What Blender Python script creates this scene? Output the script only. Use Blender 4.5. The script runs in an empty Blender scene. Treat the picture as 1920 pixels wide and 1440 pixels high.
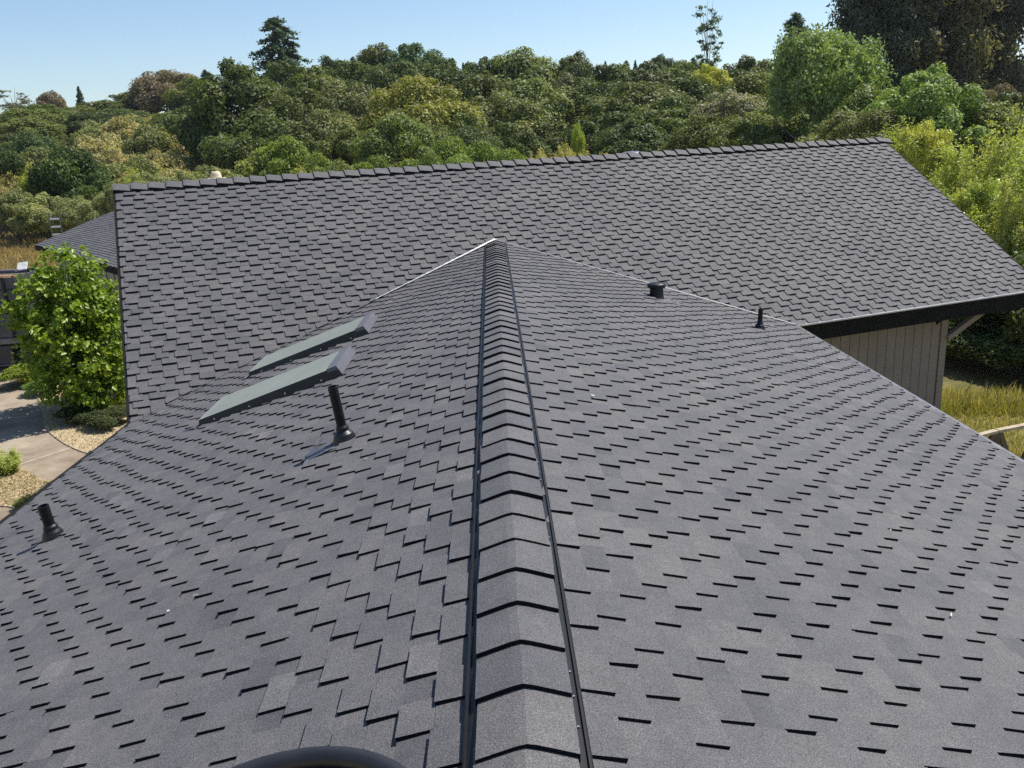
import bpy, math, random
import numpy as np
from mathutils import Vector, Matrix

# ------------------------------------------------------------------ camera, sky, sun, exposure
sc = bpy.context.scene
col = sc.collection
CAM = np.array([-0.008, 0.0, 1.6])
RT, UP, FW = [np.array(v) / np.linalg.norm(v) for v in
              ((0.99832, -0.0259, -0.0513), (0.0564, 0.2750, 0.9598), (0.0106, 0.9609, -0.2763))]
UP = np.cross(RT, FW); RT = np.cross(FW, UP)
FPX = 1588.3
cam_d = bpy.data.cameras.new('camera'); cam = bpy.data.objects.new('camera', cam_d); col.objects.link(cam)
cam_d.sensor_width = 36.0; cam_d.lens = 36.0 * FPX / 1920; cam_d.clip_start = 0.05; cam_d.clip_end = 6000
M = Matrix.Identity(4)
for i in range(3):
    M[i][0] = RT[i]; M[i][1] = UP[i]; M[i][2] = -FW[i]; M[i][3] = CAM[i]
cam.matrix_world = M
sc.camera = cam

SUN = Vector((0.52, 0.31, 1.0)).normalized()
el = math.asin(SUN.z); az = math.atan2(SUN.x, SUN.y)
world = bpy.data.worlds.new('World'); sc.world = world; world.use_nodes = True
wn = world.node_tree.nodes; wl = world.node_tree.links
wn.clear()
sky = wn.new('ShaderNodeTexSky'); sky.sky_type = 'NISHITA'; sky.sun_disc = False
sky.sun_elevation = el; sky.sun_rotation = az; sky.altitude = 60; sky.air_density = 1.0
sky.dust_density = 0.3; sky.ozone_density = 3.2
bgn = wn.new('ShaderNodeBackground'); bgn.inputs['Strength'].default_value = 0.108
wo = wn.new('ShaderNodeOutputWorld')
wl.new(sky.outputs[0], bgn.inputs[0]); wl.new(bgn.outputs[0], wo.inputs[0])
sun_d = bpy.data.lights.new('sun', 'SUN'); sun_d.energy = 4.9; sun_d.angle = math.radians(0.53)
sun_d.color = (1.0, 0.955, 0.88)
sun = bpy.data.objects.new('sun', sun_d); col.objects.link(sun)
sun.rotation_euler = SUN.to_track_quat('Z', 'Y').to_euler(); sun.location = (30, 18, 60)
sc.view_settings.view_transform = 'Standard'; sc.view_settings.look = 'None'
sc.view_settings.exposure = 0.40; sc.view_settings.gamma = 1.0; sc.view_settings.use_curve_mapping = False
sc.render.engine = 'CYCLES'
sc.cycles.use_denoising = False; sc.cycles.denoiser = 'OPENIMAGEDENOISE'; sc.cycles.denoising_input_passes = 'RGB_ALBEDO_NORMAL'; sc.cycles.denoising_prefilter = 'ACCURATE'
sc.cycles.max_bounces = 6; sc.cycles.diffuse_bounces = 3; sc.cycles.glossy_bounces = 2
sc.cycles.transmission_bounces = 4; sc.cycles.transparent_max_bounces = 8
sc.cycles.sample_clamp_indirect = 4.0

rng = np.random.default_rng(7)
random.seed(7)

# ------------------------------------------------------------------ pixel helpers (photo is 1920x1440)
def ray(q):
    d = FW + RT * (q[0] - 960) / FPX - UP * (q[1] - 720) / FPX
    return d / np.linalg.norm(d)
def hit(q, n, d0):
    n = np.asarray(n, float); d = ray(q)
    return CAM + d * ((d0 - n @ CAM) / (n @ d))
def at_dist(q, dist):                                   # point on the pixel's ray at a ground distance
    d = ray(q); return CAM + d / math.hypot(d[0], d[1]) * dist
def project(P):
    d = np.asarray(P, float) - CAM; z = d @ FW
    return 960 + FPX * (d @ RT) / z, 720 - FPX * (d @ UP) / z, z

# ------------------------------------------------------------------ object helpers
def link(o, parent=None):
    col.objects.link(o)
    if parent is not None: o.parent = parent
    return o
def tag(o, label=None, cat=None, group=None, kind=None):
    if label: o['label'] = label
    if cat: o['category'] = cat
    if group: o['group'] = group
    if kind: o['kind'] = kind
    return o
def empty(name, loc=(0, 0, 0), rz=0.0):
    o = bpy.data.objects.new(name, None); o.empty_display_size = 0.2
    o.location = loc; o.rotation_euler = (0, 0, rz); col.objects.link(o); return o

class MB:
    """collects faces; builds one mesh object"""
    def __init__(s): s.v = []; s.f = []; s.m = []; s.t = []
    def face(s, pts, mi=0, tone=0.5):
        n = len(s.v); s.v += [tuple(map(float, p)) for p in pts]
        s.f.append(tuple(range(n, n + len(pts)))); s.m.append(mi); s.t.append(tone); return s
    def mesh(s, verts, faces, mi=0, tone=0.5):
        n = len(s.v); s.v += [tuple(map(float, p)) for p in verts]
        for f in faces: s.f.append(tuple(i + n for i in f)); s.m.append(mi); s.t.append(tone)
        return s
    def box(s, o, ax, ay, az, mi=0, tone=0.5):
        """box from corner o along three edge vectors"""
        o, ax, ay, az = [np.asarray(q, float) for q in (o, ax, ay, az)]
        if np.dot(np.cross(ax, ay), az) < 0: ax, ay = ay, ax
        p = [o, o + ax, o + ax + ay, o + ay]; p += [q + az for q in p]
        return s.mesh(p, [(3, 2, 1, 0), (4, 5, 6, 7), (0, 1, 5, 4), (1, 2, 6, 5), (2, 3, 7, 6), (3, 0, 4, 7)], mi, tone)
    def cbox(s, c, sx, sy, sz, mi=0, tone=.5):
        return s.box((c[0] - sx / 2, c[1] - sy / 2, c[2] - sz / 2), (sx, 0, 0), (0, sy, 0), (0, 0, sz), mi, tone)
    def bar(s, a, b, w, h, up=(0, 0, 1), mi=0, tone=.5):
        a = np.asarray(a, float); b = np.asarray(b, float); d = b - a; dn = d / np.linalg.norm(d)
        sd = np.cross(dn, up); sd /= np.linalg.norm(sd); u2 = np.cross(sd, dn)
        return s.box(a - sd * w / 2 - u2 * h / 2, d, sd * w, u2 * h, mi, tone)
    def tube(s, pts, rad, n=8, mi=0, tone=.5, cap=True):
        pts = [np.asarray(q, float) for q in pts]
        if np.isscalar(rad): rad = [rad] * len(pts)
        base = len(s.v); rings = []
        for i, p in enumerate(pts):
            d = pts[min(i + 1, len(pts) - 1)] - pts[max(i - 1, 0)]; d /= (np.linalg.norm(d) + 1e-9)
            a = np.cross(d, (0, 0, 1.0))
            if np.linalg.norm(a) < 1e-3: a = np.cross(d, (1.0, 0, 0))
            a /= np.linalg.norm(a); b = np.cross(d, a)
            for k in range(n):
                th = 2 * math.pi * k / n
                s.v.append(tuple(p + rad[i] * (math.cos(th) * a + math.sin(th) * b)))
        for i in range(len(pts) - 1):
            for k in range(n):
                q = base + i * n; s.f.append((q + k, q + n + k, q + n + (k + 1) % n, q + (k + 1) % n)); s.m.append(mi); s.t.append(tone)
        if cap:
            s.f.append(tuple(base + k for k in range(n))); s.m.append(mi); s.t.append(tone)
            q = base + (len(pts) - 1) * n; s.f.append(tuple(q + n - 1 - k for k in range(n))); s.m.append(mi); s.t.append(tone)
        return s
    def lathe(s, prof, n=24, axis_o=(0, 0, 0), mi=0, tone=.5):
        """profile list of (r,z) turned round z at axis_o"""
        base = len(s.v); o = np.asarray(axis_o, float)
        for r_, z_ in prof:
            for k in range(n):
                th = 2 * math.pi * k / n
                s.v.append((o[0] + r_ * math.cos(th), o[1] + r_ * math.sin(th), o[2] + z_))
        for i in range(len(prof) - 1):
            for k in range(n):
                q = base + i * n; s.f.append((q + k, q + (k + 1) % n, q + n + (k + 1) % n, q + n + k)); s.m.append(mi); s.t.append(tone)
        return s
    def build(s, name, mats, parent=None, origin=None, smooth=False, bevel=0.0):
        me = bpy.data.meshes.new(name)
        v = np.array(s.v, float)
        if origin is not None: v = v - np.asarray(origin, float)
        me.from_pydata(v.tolist(), [], s.f)
        for m_ in (mats if isinstance(mats, (list, tuple)) else [mats]): me.materials.append(m_)
        me.polygons.foreach_set('material_index', s.m)
        a = me.attributes.new('tone', 'FLOAT', 'FACE'); a.data.foreach_set('value', s.t)
        if smooth: me.polygons.foreach_set('use_smooth', [True] * len(s.f))
        me.update()
        o = bpy.data.objects.new(name, me); link(o, parent)
        if origin is not None: o.location = origin
        if bevel > 0:
            b = o.modifiers.new('bevel', 'BEVEL'); b.width = bevel; b.segments = 2; b.limit_method = 'ANGLE'
        return o

def np_mesh(name, verts, faces, mats, tone=None, mi=None, smooth=False):
    """fast mesh from arrays; faces (n,k)"""
    me = bpy.data.meshes.new(name)
    nf, k = faces.shape
    me.vertices.add(len(verts)); me.vertices.foreach_set('co', np.ascontiguousarray(verts, np.float32).ravel())
    me.loops.add(nf * k); me.loops.foreach_set('vertex_index', np.ascontiguousarray(faces, np.int32).ravel())
    me.polygons.add(nf); me.polygons.foreach_set('loop_start', np.arange(0, nf * k, k, dtype=np.int32))
    me.polygons.foreach_set('loop_total', np.full(nf, k, np.int32))
    for m_ in (mats if isinstance(mats, (list, tuple)) else [mats]): me.materials.append(m_)
    if mi is not None: me.polygons.foreach_set('material_index', mi.astype(np.int32))
    if smooth: me.polygons.foreach_set('use_smooth', np.ones(nf, bool))
    if tone is not None:
        a = me.attributes.new('tone', 'FLOAT', 'FACE'); a.data.foreach_set('value', tone.astype(np.float32))
    me.update(calc_edges=True); me.validate()
    return me

# ------------------------------------------------------------------ materials
def new_mat(name):
    m_ = bpy.data.materials.new(name); m_.use_nodes = True
    nt = m_.node_tree; nt.nodes.clear()
    out = nt.nodes.new('ShaderNodeOutputMaterial')
    return m_, nt, out
def node(nt, t, **kw):
    n = nt.nodes.new(t)
    for k, v in kw.items():
        if k in n.inputs: n.inputs[k].default_value = v
        else: setattr(n, k, v)
    return n
def rgb(c): return (c[0], c[1], c[2], 1.0)
def ramp(nt, stops):
    n = nt.nodes.new('ShaderNodeValToRGB'); e = n.color_ramp.elements
    while len(e) < len(stops): e.new(0.5)
    for i, (p_, c_) in enumerate(stops): e[i].position = p_; e[i].color = rgb(c_)
    return n
def mixc(nt, a, b, f, mode='MIX'):
    n = nt.nodes.new('ShaderNodeMix'); n.data_type = 'RGBA'; n.blend_type = mode; n.clamp_factor = True
    for s_, i in ((f, 0), (a, 6), (b, 7)):
        if hasattr(s_, 'is_linked') or hasattr(s_, 'links'): nt.links.new(s_, n.inputs[i])
        else: n.inputs[i].default_value = rgb(s_) if i and not np.isscalar(s_) else s_
    return n.outputs[2]
def pos(nt, scale=1.0, obj=False):
    if obj: return nt.nodes.new('ShaderNodeTexCoord').outputs['Object']
    return nt.nodes.new('ShaderNodeNewGeometry').outputs['Position']
def noise(nt, vec, scale, detail=3.0, rough=.55, dist=0.0):
    n = node(nt, 'ShaderNodeTexNoise'); n.inputs['Scale'].default_value = scale
    n.inputs['Detail'].default_value = detail; n.inputs['Roughness'].default_value = rough
    n.inputs['Distortion'].default_value = dist
    nt.links.new(vec, n.inputs['Vector']); return n
def simple(name, c, rough=.6, metal=0.0, noise_s=0.0, var=.15, bump=0.0, spec=.5, c2=None):
    m_, nt, out = new_mat(name)
    b = node(nt, 'ShaderNodeBsdfPrincipled'); b.inputs['Roughness'].default_value = rough
    b.inputs['Metallic'].default_value = metal; b.inputs['Specular IOR Level'].default_value = spec
    b.inputs['Base Color'].default_value = rgb(c)
    if noise_s:
        n = noise(nt, pos(nt), noise_s, 5, .6)
        lo = tuple(x * (1 - var) for x in c); hi = tuple(min(1, x * (1 + var)) for x in (c2 or c))
        rp = ramp(nt, [(.3, lo), (.7, hi)]); nt.links.new(n.outputs['Fac'], rp.inputs[0])
        nt.links.new(rp.outputs[0], b.inputs['Base Color'])
        if bump:
            bp = node(nt, 'ShaderNodeBump'); bp.inputs['Strength'].default_value = bump; bp.inputs['Distance'].default_value = .02
            nt.links.new(n.outputs['Fac'], bp.inputs['Height']); nt.links.new(bp.outputs[0], b.inputs['Normal'])
    nt.links.new(b.outputs[0], out.inputs[0]); return m_

def shingle_mat():
    m_, nt, out = new_mat('granule_shingle')
    at = node(nt, 'ShaderNodeAttribute'); at.attribute_name = 'tone'
    rp = ramp(nt, [(0.0, (.070, .070, .076)), (.3, (.087, .086, .091)), (.6, (.095, .0935, .097)), (.85, (.104, .100, .101)), (1, (.118, .116, .120))])
    nt.links.new(at.outputs['Fac'], rp.inputs[0])
    p_ = pos(nt)
    g = noise(nt, p_, 260, 2, .7)                        # granules
    gr = ramp(nt, [(.30, (.28, .28, .29)), (.5, (.92, .92, .92)), (.72, (2.1, 2.1, 2.15))])
    nt.links.new(g.outputs['Fac'], gr.inputs[0])
    c1 = mixc(nt, rp.outputs[0], gr.outputs[0], 1.0, 'MULTIPLY')
    big = noise(nt, p_, 1.6, 4, .6)
    br = ramp(nt, [(.28, (.82, .82, .84)), (.5, (1.0, 1.0, 1.0)), (.72, (1.15, 1.13, 1.09))]); nt.links.new(big.outputs['Fac'], br.inputs[0])
    c2 = mixc(nt, c1, br.outputs[0], 1.0, 'MULTIPLY')
    mid = noise(nt, p_, 14, 4, .6)
    mr = ramp(nt, [(.3, (.9, .9, .9)), (.7, (1.1, 1.1, 1.1))]); nt.links.new(mid.outputs['Fac'], mr.inputs[0])
    c3 = mixc(nt, c2, mr.outputs[0], 1.0, 'MULTIPLY')
    b = node(nt, 'ShaderNodeBsdfPrincipled'); b.inputs['Roughness'].default_value = .78
    b.inputs['Specular IOR Level'].default_value = .45
    nt.links.new(c3, b.inputs['Base Color'])
    bp = node(nt, 'ShaderNodeBump'); bp.inputs['Strength'].default_value = .55; bp.inputs['Distance'].default_value = .003
    nt.links.new(g.outputs['Fac'], bp.inputs['Height']); nt.links.new(bp.outputs[0], b.inputs['Normal'])
    nt.links.new(b.outputs[0], out.inputs[0]); return m_

MAT = {}
MAT['shingle'] = shingle_mat()
MAT['asphalt_edge'] = simple('asphalt_edge', (.010, .010, .012), .9, spec=.2)
MAT['deck'] = simple('roof_deck', (.05, .05, .055), .9, noise_s=5)
MAT['black_plastic'] = simple('black_plastic', (.008, .008, .0095), .45, noise_s=40, var=.3, spec=.35)
MAT['black_metal'] = simple('black_painted_metal', (.009, .009, .011), .42, noise_s=18, var=.3)
MAT['fascia'] = simple('dark_fascia', (.012, .011, .011), .8, noise_s=6, var=.3, spec=.15)
MAT['drip'] = simple('drip_edge_metal', (.62, .63, .66), .35, .6, noise_s=9, var=.1)
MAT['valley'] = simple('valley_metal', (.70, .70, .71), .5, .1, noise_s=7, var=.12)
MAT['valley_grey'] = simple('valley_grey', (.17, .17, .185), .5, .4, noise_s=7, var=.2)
MAT['siding'] = simple('beige_siding', (.27, .22, .18), .75, noise_s=3.5, var=.10, bump=.1)
MAT['trim'] = simple('tan_trim', (.27, .215, .17), .7, noise_s=8, var=.1)
MAT['soffit'] = simple('soffit', (.20, .17, .15), .8, noise_s=4)
MAT['glass'] = simple('frosted_skylight_glass', (.27, .305, .275), .22, noise_s=2.2, var=.08, spec=.6)
MAT['sky_frame'] = simple('skylight_frame', (.020, .021, .026), .38, .3, noise_s=15, var=.2)
MAT['sky_cap'] = simple('skylight_cap', (.17, .17, .19), .4, .35, noise_s=4, var=.08)
MAT['steel'] = simple('bare_steel', (.75, .76, .78), .3, .9, noise_s=30, var=.1)
MAT['tape'] = simple('flashing_tape', (.075, .082, .105), .45, .2, noise_s=25, var=.2)
MAT['white'] = simple('white_paint', (.78, .77, .74), .6, noise_s=8, var=.05)

# ------------------------------------------------------------------ ground height
GZ = -4.3
def sstep(a, b, x):
    t_ = np.clip((x - a) / (b - a), 0, 1); return t_ * t_ * (3 - 2 * t_)
def ground_h(x, y):
    d = np.hypot(np.asarray(x, float), np.asarray(y, float) - 8)
    az_ = np.arctan2(np.asarray(x, float), np.asarray(y, float))
    back = sstep(2.2, 1.3, np.abs(az_))                      # the hill rises ahead, falls to nothing behind the camera
    amp = .70 + .30 * sstep(-.50, -.18, az_)
    h = GZ + amp * 16.5 * sstep(80, 225, d) * (.35 + .65 * back) + 16 * sstep(240, 700, d) * back
    h = h + .5 * np.sin(x * .045 + 1) * np.sin(y * .05) * sstep(60, 120, d)
    return h

# ------------------------------------------------------------------ house geometry
mL, mR = 0.3297, 0.3205
wL, wR = 4.5628, 4.7195
D0 = 14.0735; PHI = 0.3342; mF = 0.6424; ZR = 1.1892; SL, SR = -5.69, 9.6785
tF = np.array([math.cos(PHI), math.sin(PHI), 0]); nF = np.array([-math.sin(PHI), math.cos(PHI), 0])
O_F = np.array([0, D0, 0])
ZE = -1.508                                                   # common eave height
def farP(s, z): return O_F + tF * s + nF * (z / mF) + np.array([0, 0, z])
class Plane:
    """roof plane: P(s along courses, v down the slope, h off the surface)"""
    def __init__(s, o, t, dn): s.o = np.asarray(o, float); s.t = np.asarray(t, float); s.d = np.asarray(dn, float) / np.linalg.norm(dn); s.n = np.cross(s.t, s.d); s.n *= np.sign(s.n[2])
    def P(s, a, v, h=0.0):                                     # the deck waves a little
        w = .0035 * math.sin(a * 1.9 + 1.3 * math.sin(v * .9)) + .003 * math.sin(v * 2.7 + a * .55)
        return s.o + s.t * a + s.d * v + s.n * (h + w + .0065)
pl_left = Plane((0, 0, 0), (0, 1, 0), (-1, 0, -mL))
pl_right = Plane((0, 0, 0), (0, 1, 0), (1, 0, -mR))
pl_far = Plane(farP(0, ZR), tF, -nF - np.array([0, 0, mF]))
LEN_L = wL * math.hypot(1, mL); LEN_R = wR * math.hypot(1, mR)
LEN_F = (ZR - ZE) * math.hypot(1, 1 / mF)
def z_far(P): return ((np.asarray(P)[:2] - O_F[:2]) @ nF[:2]) * mF
def z_near(P): return (P[0] * mL) if P[0] < 0 else (-P[0] * mR)
Y0 = -4.0                                                     # near wing's open end, behind the camera

house = empty('house', (0, 8, GZ))
tag(house, 'house with dark grey shingle roofs, a long ridge wing running into a steeper cross wing', 'house')
house_inv = Matrix.Translation((0, -8, -GZ))
def hb(mb, name, mats, parent=None, **kw):
    """part of the house, geometry given in world coordinates"""
    o = mb.build(name, mats, parent or house, **kw)
    if parent is None or parent is house:
        o.location = Vector(o.location) - Vector((0, 8, GZ))
    return o
def sub(mb, name, mats, parent, **kw):
    """sub-part of a part that keeps world-coordinate geometry at the house origin"""
    return mb.build(name, mats, parent, **kw)

# ---- shingles: every course is a sheet with raised tabs; the tabs of the next course fall between them
E_, W_ = 0.1155, 0.157
HS, HT = .017, .0295                                          # sheet butt and tab butt above the deck
tabs = []; sheets = []
def tone_of(): return float(np.clip(rng.normal(.5, .20), 0, 1))
def lay(pl, vmax, s0, s1, keep, v0=0.05):
    nc = int(math.ceil((vmax - v0) / E_)); walk = 0.0
    for j in range(nc):
        vj = min(v0 + (j + 1) * E_, vmax + .012); walk += rng.uniform(-.020, .012)
        run = rng.integers(3, 6)
        k0 = int((s0 - 1 - walk) / (2 * W_)) - 1; k1 = int((s1 + 1 - walk) / (2 * W_)) + 2
        cs = []
        for k in range(k0, k1):
            c_ = (2 * k + (j % 2)) * W_ + walk + .028 * math.sin(k * 2.4 + j * 1.3) + rng.uniform(-.022, .022)
            w_ = rng.uniform(.150, .205); cs.append((c_, w_))
        for (c_, w_) in cs:
            a, b = max(c_ - w_ / 2, s0), min(c_ + w_ / 2, s1)
            if b - a < .03: continue
            dv = rng.uniform(-.006, .006)
            if keep(pl.P((a + b) / 2, vj - .05)): tabs.append((pl, a, b, vj - 1.5 * E_, vj + dv, tone_of()))
        for (c0, w0), (c1, w1) in zip(cs[:-1], cs[1:]):
            a, b = max(c0, s0), min(c1, s1)
            if b - a < .01: continue
            if keep(pl.P((a + b) / 2, vj - .05)): sheets.append((pl, a, b, vj - 1.5 * E_, vj + rng.uniform(-.004, .004), tone_of()))
keep_near = lambda P: z_near(P) - z_far(P) > -.10
keep_far = lambda P: (not (-wL - .02 < P[0] < wR + .02)) or z_far(P) - z_near(P) > -.10
lay(pl_left, LEN_L, Y0, D0 + .4, keep_near)
lay(pl_right, LEN_R, Y0, D0 + 1.2, keep_near)
lay(pl_far, LEN_F, SL, SR, keep_far, .03)
def slab(mb, pl, rows, tone, side=True):
    """rows: (a, b, v, ha, hb) from the upper edge to the butt; top faces, cut edges and butt"""
    R_ = [(pl.P(a, v, ha), pl.P(b, v, hb_), pl.P(a, v, -.006), pl.P(b, v, -.006)) for a, b, v, ha, hb_ in rows]
    flip = np.dot(np.cross(R_[0][1] - R_[0][0], R_[1][0] - R_[0][0]), pl.n) < 0
    def f(pts, mi): mb.face(pts[::-1] if flip else pts, mi, tone)
    for (p0, p1, q0, q1), (r0, r1, t0, t1) in zip(R_[:-1], R_[1:]):
        f([p0, p1, r1, r0], 0)
        if side: f([p0, r0, t0, q0], 1); f([p1, q1, t1, r1], 1)
    p0, p1, q0, q1 = R_[-1]; f([p0, p1, q1, q0], 1)
def tab_geo(mb, tb):
    pl, a, b, vt, vb, tone = tb
    rs = np.random.default_rng(int(tone * 1e9) + int((a + 50) * 1e4))
    h1, h2 = HT + rs.uniform(-.003, .003), HT + rs.uniform(-.003, .003); sk = rs.uniform(-.005, .005); tp = rs.uniform(-.004, .004)
    slab(mb, pl, [(a, b, vt, .003, .003), (a, b, vb - E_, HS - .0012, HS - .0012), (a + tp, b + tp * .5, vb + sk, h1, h2)], tone)
def sheet_geo(mb, tb):
    pl, a, b, vt, vb, tone = tb
    slab(mb, pl, [(a, b, vt, .0004, .0004), (a, b, vb, HS, HS)], tone, False)
def screen_area(tb):
    pl, a, b, vt, vb, _ = tb
    pts = []
    for s_, v_ in ((a, vb - E_), (b, vb - E_), (b, vb), (a, vb)):
        x, y, z = project(pl.P(s_, v_, HT))
        if z < .3: return -1
        pts.append((x, y))
    cx = sum(q[0] for q in pts) / 4; cy = sum(q[1] for q in pts) / 4
    if not (0 < cx < 1920 and 0 < cy < 1440): return -1
    if abs(pl.P((a + b) / 2, vb - .06)[0]) < .17 and pl is not pl_far: return -1
    return abs(sum(pts[i][0] * pts[(i + 1) % 4][1] - pts[(i + 1) % 4][0] * pts[i][1] for i in range(4))) / 2
order = sorted(range(len(tabs)), key=lambda i: -screen_area(tabs[i]))
single = set(order[:300])
field = MB()
SHM = [MAT['shingle'], MAT['asphalt_edge']]
for i, tb in enumerate(tabs):
    if i in single:
        mb = MB(); tab_geo(mb, tb)
        hb(mb, 'shingle', SHM, origin=tb[0].P((tb[1] + tb[2]) / 2, tb[4]))
    else: tab_geo(field, tb)
for tb in sheets: sheet_geo(field, tb)
tag(hb(field, 'shingle_field', SHM), kind='stuff')

# ---- decks, back slopes, ceilings that close the roofs
mb = MB()
TH = .16
VLv = None
def valley_pt(x, z):
    y = D0 + (z / mF - nF[0] * x) / nF[1]; return np.array([x, y, z])
vl = valley_pt(-wL, -mL * wL); vr = valley_pt(wR, -mR * wR); va = np.array([0, D0, 0.0])
d_ = np.array([0, 0, -.010])
mb.face([(0, Y0, -.010), (0, D0, -.010), vl + d_, (-wL, Y0, -mL * wL - .010)])
mb.face([(0, D0, -.010), (0, Y0, -.010), (wR, Y0, -mR * wR - .010), vr + d_])
hb(mb, 'roof', MAT['deck'])
mb = MB()
fl, fr, fel, fer = farP(SL, ZR), farP(SR, ZR), farP(SL, ZE), farP(SR, ZE)
mb.face([fel + d_, fer + d_, fr + d_, fl + d_])
back = lambda s, z: farP(s, ZR) + nF * ((ZR - z) / mF) + np.array([0, 0, z - ZR])
mb.face([fl + d_, fr + d_, back(SR, ZE) + d_, back(SL, ZE) + d_])
hb(mb, 'roof', MAT['deck'])
# back slope: courses only, never seen from the ridge
mb = MB()
nb = 21
for j in range(nb):
    z1 = ZR - (ZR - ZE) * (j + 1) / nb; z0 = ZR - (ZR - ZE) * j / nb
    up = np.cross(tF, nF * 1.0 - np.array([0, 0, mF])); up /= np.linalg.norm(up); up *= np.sign(up[2])
    a, b, c_, d2 = back(SL, z0) + up * .004, back(SR, z0) + up * .004, back(SR, z1) + up * .016, back(SL, z1) + up * .016
    mb.face([a, b, c_, d2], 0, rng.random()); mb.face([d2, c_, c_ - up * .012, d2 - up * .012], 1)
tag(hb(mb, 'back_slope_course', SHM), kind='stuff')

# ---- ridge caps and vent on the near ridge
CE = .24
def cap_mesh(hw, sl_l, sl_r, length, lip, t_th):
    """folded cap, local: x across, y along (front lip at y=0), z up; rounded apex"""
    mbx = MB(); prof = []
    for x in (-hw, -hw * .55, -.03, 0, .03, hw * .55, hw):
        z = -abs(x) * (sl_l if x < 0 else sl_r)
        if abs(x) < .035: z = -.035 * (sl_l + sl_r) / 2 * (.35 + .65 * (abs(x) / .035))
        prof.append((x, z))
    n = len(prof)
    v = [(x, 0, z + lip) for x, z in prof] + [(x, length * .12, z + lip + .001) for x, z in prof] + [(x, length, z + .004) for x, z in prof] \
        + [(x, 0.004, z + lip - t_th) for x, z in prof] + [(x, length, z + .004 - t_th) for x, z in prof]
    top = [(i, i + 1, n + i + 1, n + i) for i in range(n - 1)] + [(n + i, n + i + 1, 2 * n + i + 1, 2 * n + i) for i in range(n - 1)]
    edge = [(3 * n + i, 3 * n + i + 1, i + 1, i) for i in range(n - 1)]
    edge += [(0, n, 2 * n, 4 * n, 3 * n), (n - 1, 3 * n + n - 1, 4 * n + n - 1, 3 * n - 1, 2 * n - 1)]
    edge += [(3 * n + i, 4 * n + i, 4 * n + i + 1, 3 * n + i + 1) for i in range(n - 1)]
    mbx.mesh(v, top, 0, .5); mbx.mesh(v, edge, 1, .5)
    return mbx
VENT_H = .052
ncap = int((D0 - .15 - Y0) / CE)
phase = (2.13 - Y0) % CE
cap_protos = []
for k in range(6):
    cm = cap_mesh(.142 + rng.uniform(-.003, .003), mL * 1.02, mR * 1.02, .31, .025 + rng.uniform(-.005, .005), .030)
    cm.t = [(.12 + .15 * k)] * len(cm.t); cap_protos.append(cm)
pm = []
for i in range(ncap):
    y = Y0 + phase + i * CE
    if y > D0 - .12: break
    if len(pm) < 6:
        o = hb(cap_protos[len(pm)], 'ridge_cap', SHM); pm.append(o.data)
    else:
        o = bpy.data.objects.new('ridge_cap', pm[rng.integers(6)]); link(o, house)
    o.location = (rng.uniform(-.003, .003), y - 8 + rng.uniform(-.010, .010), VENT_H - GZ)
    o.rotation_euler = (rng.uniform(-.008, .008), 0, rng.uniform(-.02, .02))
for sgn, ms in ((-1, mL), (1, mR)):
    mb = MB(); y0, y1 = Y0, D0 - .05
    x0, x1 = .10, .174
    def Pv(x, h, y): return (sgn * x, y, -ms * x + h)
    prof = [(x0, .047), (x1 - .042, .047), (x1 - .038, .042), (x1 - .012, .042), (x1 - .010, .052), (x1 - .003, .053), (x1 + .002, .046), (x1 + .003, .010)]
    for (xa, ha), (xb, hb_) in zip(prof[:-1], prof[1:]):
        mb.face([Pv(xa, ha, y0), Pv(xb, hb_, y0), Pv(xb, hb_, y1), Pv(xa, ha, y1)][::sgn])
    rv = hb(mb, 'ridge_vent', MAT['black_plastic'])
    # nail heads in the vent channel, too small to pick apart
    nh_ = MB(); yy = 1.2
    while yy < y1:
        if rng.random() < (.4 if sgn > 0 else .0):
            nh_.cbox(Pv(x1 - .024, .044, yy + rng.uniform(-.02, .02)), .006, .006, .008)
        yy += .12
    if nh_.f: tag(sub(nh_, 'nail', MAT['steel'], rv), kind='stuff')

# ---- ridge caps on the far ridge
fc_len = SR - SL
cm = cap_mesh(.15, mF * .98, mF * .98, .37, .046, .036)
nfc = int(fc_len / .262)
proto = None
for i in range(nfc + 1):
    s_ = SL - .03 + i * .262
    P = farP(s_, ZR)
    if proto is None:
        o = hb(cm, 'ridge_cap', SHM); proto = o.data
    else: o = bpy.data.objects.new('ridge_cap', proto); link(o, house)
    # local y -> along +tF
    o.location = Vector(P) - Vector((0, 8, GZ)) + Vector((0, 0, .028))
    o.rotation_euler = (0, rng.uniform(-.012, .012), PHI - math.pi / 2 + rng.uniform(-.012, .012))

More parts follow.
